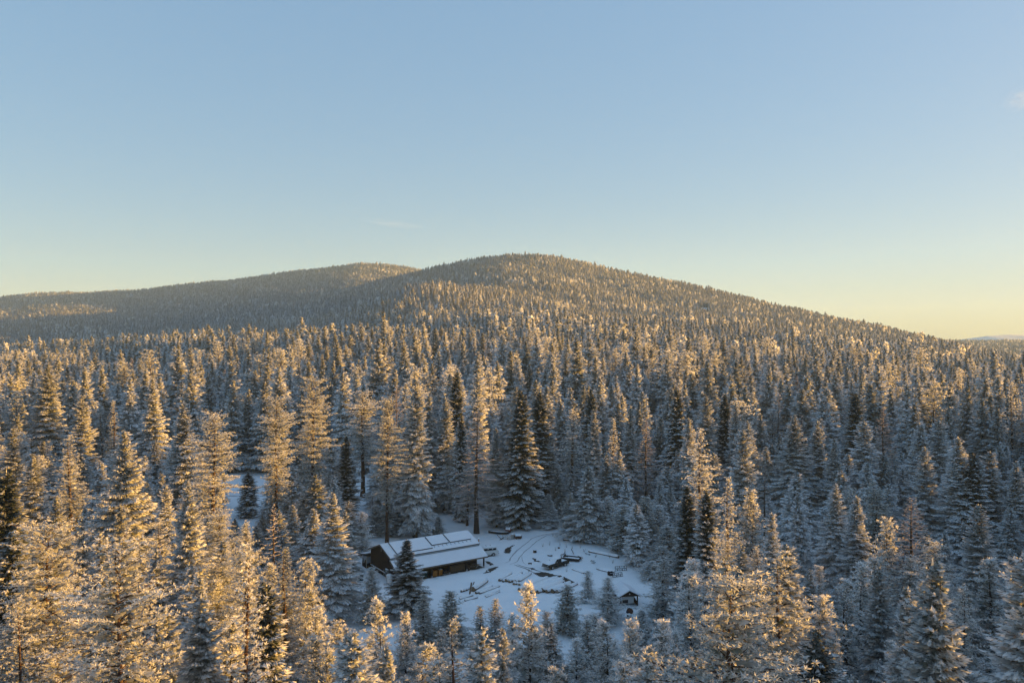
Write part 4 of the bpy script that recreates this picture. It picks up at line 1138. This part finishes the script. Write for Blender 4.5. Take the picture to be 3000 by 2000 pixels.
e = empty("white_drum", at(1502, 1577), 0); tag(e, "dented white drum leaning between scrap frame and rusty tank", "drum")
MB().tube((0, 0, 0), (0, 0, 1.0), .36, .36, 16).build("shell", 'trim', e)
for z in (.3, .66): MB().tube((0, 0, z), (0, 0, z + .05), .38, .38, 16).build("hoop", 'pale_metal', e)
MB().tube((0, 0, 1.003), (0, 0, 1.12), .34, .2, 16).build("snow_cap", 'snow', e)
def frame(name, label, px, py, W_, H_, nx, rz, lean, mat='grey_metal', r=.035, diag=True, group=None):
    x, y, z = at(px, py); e = empty(name, (x, y, z), rz); e.rotation_euler = (lean, 0, rz); tag(e, label, "frame", group)
    for zz in (.06, H_ * .5, H_): MB().tube((-W_ / 2, 0, zz), (W_ / 2, 0, zz), r, r, 5).build("rail", mat, e)
    for zz in (H_,): MB().tube((-W_ / 2, 0, zz + r * 1.3), (W_ / 2, 0, zz + r * 1.3), r * .8, r * .8, 4).build("snow_strip", 'snow', e)
    for k in range(nx + 1):
        xx = -W_ / 2 + W_ * k / nx; MB().tube((xx, .0, 0), (xx, .0, H_), r, r, 5).build("upright", mat, e)
        if diag and k < nx:
            x2 = xx + W_ / nx; z0, z1 = (0.06, H_) if k % 2 else (H_, .06)
            MB().tube((xx, .04, z0), (x2, .04, z1), r * .8, r * .8, 5).build("brace", mat, e)
    return e
frame("scrap_rack", "tangled pale metal frame propped against the boat", 1480, 1580, 1.6, .9, 4, math.radians(-18), math.radians(-28), 'trim')
frame("scrap_rack", "smaller metal frame standing at the white drum", 1494, 1580, 1.0, .95, 3, math.radians(20), math.radians(-12), 'trim')
plank("plank", "long plank propped crossways against the scrap frame", 1471, 1581, 1.5, .12, math.radians(55), 2.6)
plank("plank", "dark plank lying under the scrap frame's corner", 1465, 1581, 1.1, .16, math.radians(70), .7, 'darkwood')
frame("iron_trellis", "longer iron lattice frame leaning by the timber pile", 1808, 1690, 2.4, .75, 6, math.radians(22), math.radians(-30), 'dark_metal')
frame("iron_trellis", "rear iron lattice frame with curved top near the shed", 1820, 1671, 2.2, .85, 5, math.radians(12), math.radians(-22), 'dark_metal')
e = empty("iron_block", at(1788, 1684), .5); tag(e, "dark boxy engine block at the timber pile's end", "scrap")
box("block", 'dark_metal', e, -.4, .4, -.35, .35, 0, .62, bevel=.05); box("top_cover", 'rust', e, -.3, .3, -.25, .25, .622, .75, bevel=.03); box("snow_cap", 'snow', e, -.28, .28, -.2, .24, .752, .83, bevel=.03)
MB().tube((-.41, 0, .3), (-.5, 0, .3), .2, .2, 12).build("flywheel", 'dark_metal', e)

# rusty wagon box
x, y, z = at(1676, 1641)
e = empty("wagon_box", (x, y, z), math.radians(-22)); tag(e, "rusty open wagon box full of snow behind the dark pickup", "wagon")
box("floor_pan", 'rust', e, -1.5, 1.5, -.7, .7, .18, .26)
for s, h in ((-1, .62), (1, .70)): box("side_panel", 'dark_metal', e, -1.5, 1.5, s * .72 - .03, s * .72 + .03, .2, h)
box("end_panel", 'dark_metal', e, -1.56, -1.50, -.75, .75, .2, .95); box("tail_panel", 'rust', e, 1.50, 1.56, -.75, .75, .2, .6)
box("snow_fill", 'snow', e, -1.46, 1.46, -.66, .66, .262, .50, bevel=.06)
for s in (-1, 1): MB().tube((-.5, s * .80, .28), (-.5, s * .90, .28), .30, .30, 16).build("wheel", 'black', e)
box("top_rail", 'snow', e, -1.5, 1.5, -.76, -.68, .622, .67)
plank("metal_sheet", "dark metal sheet leaning at the pickup's tail", 1650, 1641, 1.3, .9, math.radians(62), 1.0, 'dark_metal', "sheet")
for k, (px, py, lb) in enumerate([(1650, 1624, "bent board poking out of snow beside the wagon box end"), (1643, 1632, "board scrap at the wagon box's open corner"), (1700, 1634, "board scrap beyond the wagon box tail"), (1722, 1624, "lone board scrap on open snow toward the shed trees"), (1735, 1644, "crossed board scraps on open snow before the timber pile"), (1740, 1651, "small board scraps nearest the timber pile")]):
    x, y, z = at(px, py); e = empty("board_scrap", (x, y, z), k * .9); tag(e, lb, "board")
    for j in range(3):
        MB().tube((-.5 + .1 * j, -.25 * j, .03), (.45, .2 * j, .16 + .1 * j), .05, .04, 4).build("board", 'darkwood', e)
    MB().tube((-.3, -.1, .13), (.3, .1, .2), .07, .04, 6).build("snow_patch", 'snow', e)

# ------------------------------------------------------------------ shed and barrels
x, y = gp(1843, 1775)
shed = empty("shed", (x, y, zt(x, y)), math.radians(10)); tag(shed, "small open-front shed with snowy gable roof and white inner wall", "shed")
SW, SD = 1.62, 4.2
for sx in (-1, 1):
    for yy in (0, 2.0, SD - .1):
        box("post", 'darkwood', shed, sx * 1.38 - .08, sx * 1.38 + .08, yy - .08, yy + .08, -.2, 1.52)
    MB().hexa([(sx * 1.38 - .03, .1, 0), (sx * 1.38 + .03, .1, 0), (sx * 1.38 + .03, SD, 0), (sx * 1.38 - .03, SD, 0)], [(sx * 1.38 - .03, .1, .01 + (1.5 if sx < 0 else .5)), (sx * 1.38 + .03, .1, .01 + (1.5 if sx < 0 else .5)), (sx * 1.38 + .03, SD, 1.5), (sx * 1.38 - .03, SD, 1.5)]).build("side_wall", 'siding', shed)
for (ya, nm) in ((-.15, "front_gable"), (SD - .06, "rear_gable")):
    MB().extrude([(-1.5, 1.53), (1.5, 1.53), (0, 2.33)], ya, ya + .08, 'y').build(nm, 'siding', shed)
box("inner_wall", 'whitepaint', shed, -1.28, .98, .55, .63, .12, 1.38)
box("base_board", 'grey_metal', shed, -1.3, 1.05, .42, .545, -.1, .20)
w_ = box("window", 'glass', shed, -.85, -.05, .515, .548, .35, .76)
for (x0, x1, z0, z1) in ((-.90, -.85, .3, .81), (-.05, 0, .3, .81), (-.85, -.05, .3, .35), (-.85, -.05, .76, .81), (-.47, -.43, .35, .76)): box("window_frame", 'darkwood', w_, x0, x1, .50, .552, z0, z1)
box("rear_wall", 'siding', shed, -1.35, 1.35, SD - .15, SD - .07, 0, 1.52)
for s in (-1, 1):
    def P(u, zoff): return (s * 1.85 * u, zoff + 2.42 - 1.0 * u)
    lo = [(0, -.4, 2.36), (s * 1.85, -.4, 1.40), (s * 1.85, SD + .3, 1.40), (0, SD + .3, 2.36)]
    if s < 0: lo = lo[::-1]
    r_ = MB().hexa(lo, [(a, b, c + .09) for a, b, c in lo]).build("roof", 'darkwood', shed)
    lo2 = [(a * .985, (b + .05) if b < 0 else b - .05, c + .092) for a, b, c in lo]
    MB().hexa(lo2, [(a, b, c + .17) for a, b, c in lo2]).build("snow_cover", 'roof_snow', r_, .05)
MB().tube((.02, -.2, 1.95), (.02, -.26, 1.95), .09, .09, 10).build("lamp", 'whitepaint', shed)
box("barge_board", 'darkwood', shed, -.05, .05, -.46, -.405, 2.25, 2.47)
def drum(label, px, py, mat, r, h, tilt=0.0, name="barrel", snow=True):
    e = empty(name, at(px, py), .4); e.rotation_euler = (tilt, 0, .4); tag(e, label, "barrel")
    MB().tube((0, 0, -.05), (0, 0, h), r, r, 18).build("shell", mat, e)
    for z in (h * .33, h * .66): MB().tube((0, 0, z - .02), (0, 0, z + .02), r * 1.04, r * 1.04, 18).build("hoop", mat, e)
    MB().tube((0, 0, h - .02), (0, 0, h + .02), r * 1.05, r * 1.05, 18).build("rim", 'rust' if not snow else mat, e)
    if snow: MB().tube((0, 0, h + .022), (0, 0, h + .14), r * .98, r * .7, 18).build("snow_cap", 'snow', e)
drum("black barrel with snowy lid in front of the shed", 1843, 1814, 'black', .33, .85)
drum("blue barrel tipped over beside the black barrel", 1834, 1810, 'blue', .29, .8, math.radians(62), snow=False)
drum("dark open fire barrel leaning at the shed's white wall", 1843, 1795, 'dark_metal', .48, .5, math.radians(38), snow=False)
drum("small dark-blue bucket between black barrel and young pine", 1850, 1820, 'blue', .2, .5)

# ------------------------------------------------------------------ gate, power line, road
def gate(px, py):
    x, y, z = at(px, py); e = empty("metal_gate", (x, y, z), math.radians(12)); tag(e, "grey tubular metal gate at the forest gap behind the barn", "gate")
    for k in range(5): MB().tube((-.9, 0, .25 + k * .24), (.9, 0, .25 + k * .24), .03, .03, 6).build("rail", 'grey_metal', e)
    for xx in (-.9, 0, .9): MB().tube((xx, 0, .15), (xx, 0, 1.3), .035, .035, 6).build("upright", 'grey_metal', e)
    for xx in (-1.1, 1.1): MB().tube((xx, 0, -.2), (xx, 0, 1.6), .09, .08, 8).build("gate_post", 'darkwood', e)
gate(1266, 1537)
PW = []
for (xx, hh, lb) in ((-104, 8.6, "wooden power pole hidden among the trees along the snowy road"), (-46, 12.4, "wooden power pole standing behind the barn's gable-end trees")):
    yy = 206; z = zt(xx, yy); e = empty("power_pole", (xx, yy, z), 0); tag(e, lb, "power pole")
    MB().tube((0, 0, -.3), (0, 0, hh), .15, .10, 8).build("pole", 'darkwood', e)
    box("crossarm", 'darkwood', e, -.06, .06, -.9, .9, hh - .45, hh - .30)
    for s in (-.8, .8): MB().tube((0, s, hh - .298), (0, s, hh - .1), .05, .03, 8).build("insulator", 'trim', e)
    PW.append((xx, yy, z, hh))
for (dy, dzz, lb) in ((-.8, -.1, "upper frosted power cable across the snowy road gap"), (.8, -.1, "second frosted power cable just behind the upper one"), (0, -2.6, "lower frosted power cable across the snowy road gap")):
    b_ = MB(); prev = None
    for i in range(25):
        t = i / 24; a, b = PW
        q = (a[0] + (b[0] - a[0]) * t, a[1] + dy, (a[2] + a[3]) * (1 - t) + (b[2] + b[3]) * t + dzz - 2.0 * 4 * t * (1 - t) * .25)
        if prev: b_.tube(prev, q, .035, .035, 5, caps=False)
        prev = q
    tag(b_.build("power_cable", 'cable'), lb, "cable")

def strip(name, pts, w, mat, lift=.03, step=.5, taper=True):
    P = [Vector(p) for p in pts]; S = []
    # smooth polyline
    for i in range(len(P) - 1):
        p0 = P[max(0, i - 1)]; p1 = P[i]; p2 = P[i + 1]; p3 = P[min(len(P) - 1, i + 2)]
        m = max(2, int((p2 - p1).length / step))
        for k in range(m):
            t = k / m; S.append(.5 * ((2 * p1) + (p2 - p0) * t + (2 * p0 - 5 * p1 + 4 * p2 - p3) * t * t + (3 * p1 - p0 - 3 * p2 + p3) * t ** 3))
    S.append(P[-1]); vs = []; fs = []
    rs = random.Random(len(S))
    for i, p in enumerate(S):
        d = (S[min(i + 1, len(S) - 1)] - S[max(i - 1, 0)]).normalized(); q = Vector((-d.y, d.x))
        ww = w * rs.uniform(.7, 1.2) * (min(1, .25 + min(i, len(S) - 1 - i) * .2) if taper else 1)
        for s in (-.5, .5):
            c = p + q * (ww * s); vs.append((c.x, c.y, zt(c.x, c.y) + lift))
    for i in range(len(S) - 1): fs.append((2 * i, 2 * i + 1, 2 * i + 3, 2 * i + 2))
    o = MB().add(vs, fs).build(name, mat); tag(o, kind="structure"); return o
def zoom2(a, b): return gp(1350 + a / 3.92, 1500 + b / 3.92)
for pts, w, m in (
    ([(1180, 232), (1050, 255), (950, 290), (860, 345), (760, 430), (680, 510), (640, 570), (560, 606)], .20, 'track'),
    ([(1120, 238), (980, 258), (845, 292), (760, 350), (660, 430), (580, 510), (560, 560), (500, 585)], .20, 'track'),
    ([(610, 608), (720, 640), (800, 675), (875, 705)], .26, 'mud'), ([(650, 604), (760, 635), (850, 660), (945, 694)], .26, 'mud'),
    ([(560, 560), (560, 540), (600, 480), (650, 425)], .14, 'track'), ([(700, 500), (705, 540), (730, 590), (800, 618)], .12, 'track')):
    strip("tyre_track", [zoom2(*p) for p in pts], w, m)
strip("road_edge", [(-125, 219.5), (-95, 218), (-65, 216.5), (-36, 215)], .55, 'track', .03, 2.0, False)
strip("road_edge", [(-125, 207.5), (-95, 206), (-65, 204.5), (-36, 203)], .45, 'track', .03, 2.0, False)

def patch_mesh(name, poly, mat, lift=.035):
    xs = [p[0] for p in poly]; ys = [p[1] for p in poly]; st = .22
    gx = np.arange(min(xs) - st, max(xs) + st, st); gy = np.arange(min(ys) - st, max(ys) + st, st)
    X, Y = np.meshgrid(gx, gy); jx = X + rng.uniform(-.07, .07, X.shape); jy = Y + rng.uniform(-.07, .07, X.shape)
    cx = (X[:-1, :-1] + X[1:, 1:]) / 2; cy = (Y[:-1, :-1] + Y[1:, 1:]) / 2
    ins = inside(cx.ravel() + rng.uniform(-.10, .10, cx.size), cy.ravel() + rng.uniform(-.10, .10, cx.size), poly).reshape(cx.shape)
    V = np.stack([jx, jy, terrain(jx, jy) + lift], -1).reshape(-1, 3); w = X.shape[1]
    i, j = np.nonzero(ins)
    Fc = np.stack([i * w + j, i * w + j + 1, (i + 1) * w + j + 1, (i + 1) * w + j], -1)
    if not len(Fc): return
    used = np.unique(Fc); re = np.zeros(len(V), int); re[used] = np.arange(len(used))
    o = bpy.data.objects.new(name, np_mesh(name, V[used], re[Fc], [mat])); link(o); tag(o, kind="structure")
patch_mesh("mud_patch", [gp(1560 + a / 7.84, 1590 + b / 7.84) for a, b in [(30, 695), (120, 690), (220, 672), (420, 700), (540, 728), (640, 740), (770, 795), (900, 855), (1020, 920), (900, 930), (950, 980), (860, 965), (815, 930), (640, 950), (760, 900), (735, 845), (640, 855), (600, 780), (520, 768), (280, 800), (120, 760)]], 'mud')
for poly in ([(262, 702), (300, 672), (350, 640), (432, 622), (410, 652), (330, 690)], [(495, 447), (520, 412), (555, 405), (590, 385), (625, 375), (575, 412), (575, 440), (560, 468), (510, 468)],
             [(823, 528), (862, 533), (870, 552), (935, 572), (850, 566)], [(280, 560), (330, 565), (375, 600), (350, 612), (300, 585)], [(690, 692), (790, 708), (785, 718), (720, 706)], [(775, 580), (815, 576), (820, 590), (785, 593)], [(805, 640), (850, 645), (845, 662), (812, 660)]):
    patch_mesh("mud_patch", [zoom2(*p) for p in poly], 'mud')

# dry weeds poking through the snow
rs = random.Random(11)
spots = [(1590, 1600), (1610, 1596), (1640, 1598), (1660, 1603), (1676, 1607), (1700, 1605), (1712, 1616), (1655, 1618), (1628, 1613), (1704, 1640), (1745, 1632), (1786, 1634), (1795, 1648), (1548, 1676), (1660, 1674), (1500, 1556), (1545, 1555), (1620, 1571), (1632, 1573)]
for (px, py) in spots:
    e = empty("dry_weed", at(px, py), rs.uniform(0, 6)); tag(e, "frosted dry weed poking through the clearing's snow", "weed", "dry weeds in the snow")
    b_ = MB()
    for k in range(9):
        a = rs.uniform(0, 6.3); h = rs.uniform(.3, .95); l = rs.uniform(.08, .35)
        b_.tube((.05 * math.cos(a), .05 * math.sin(a), -.03), (l * math.cos(a), l * math.sin(a), h), .013, .008, 3, caps=False)
    b_.build("stems", 'wood', e)

#@@OBJ_END@@
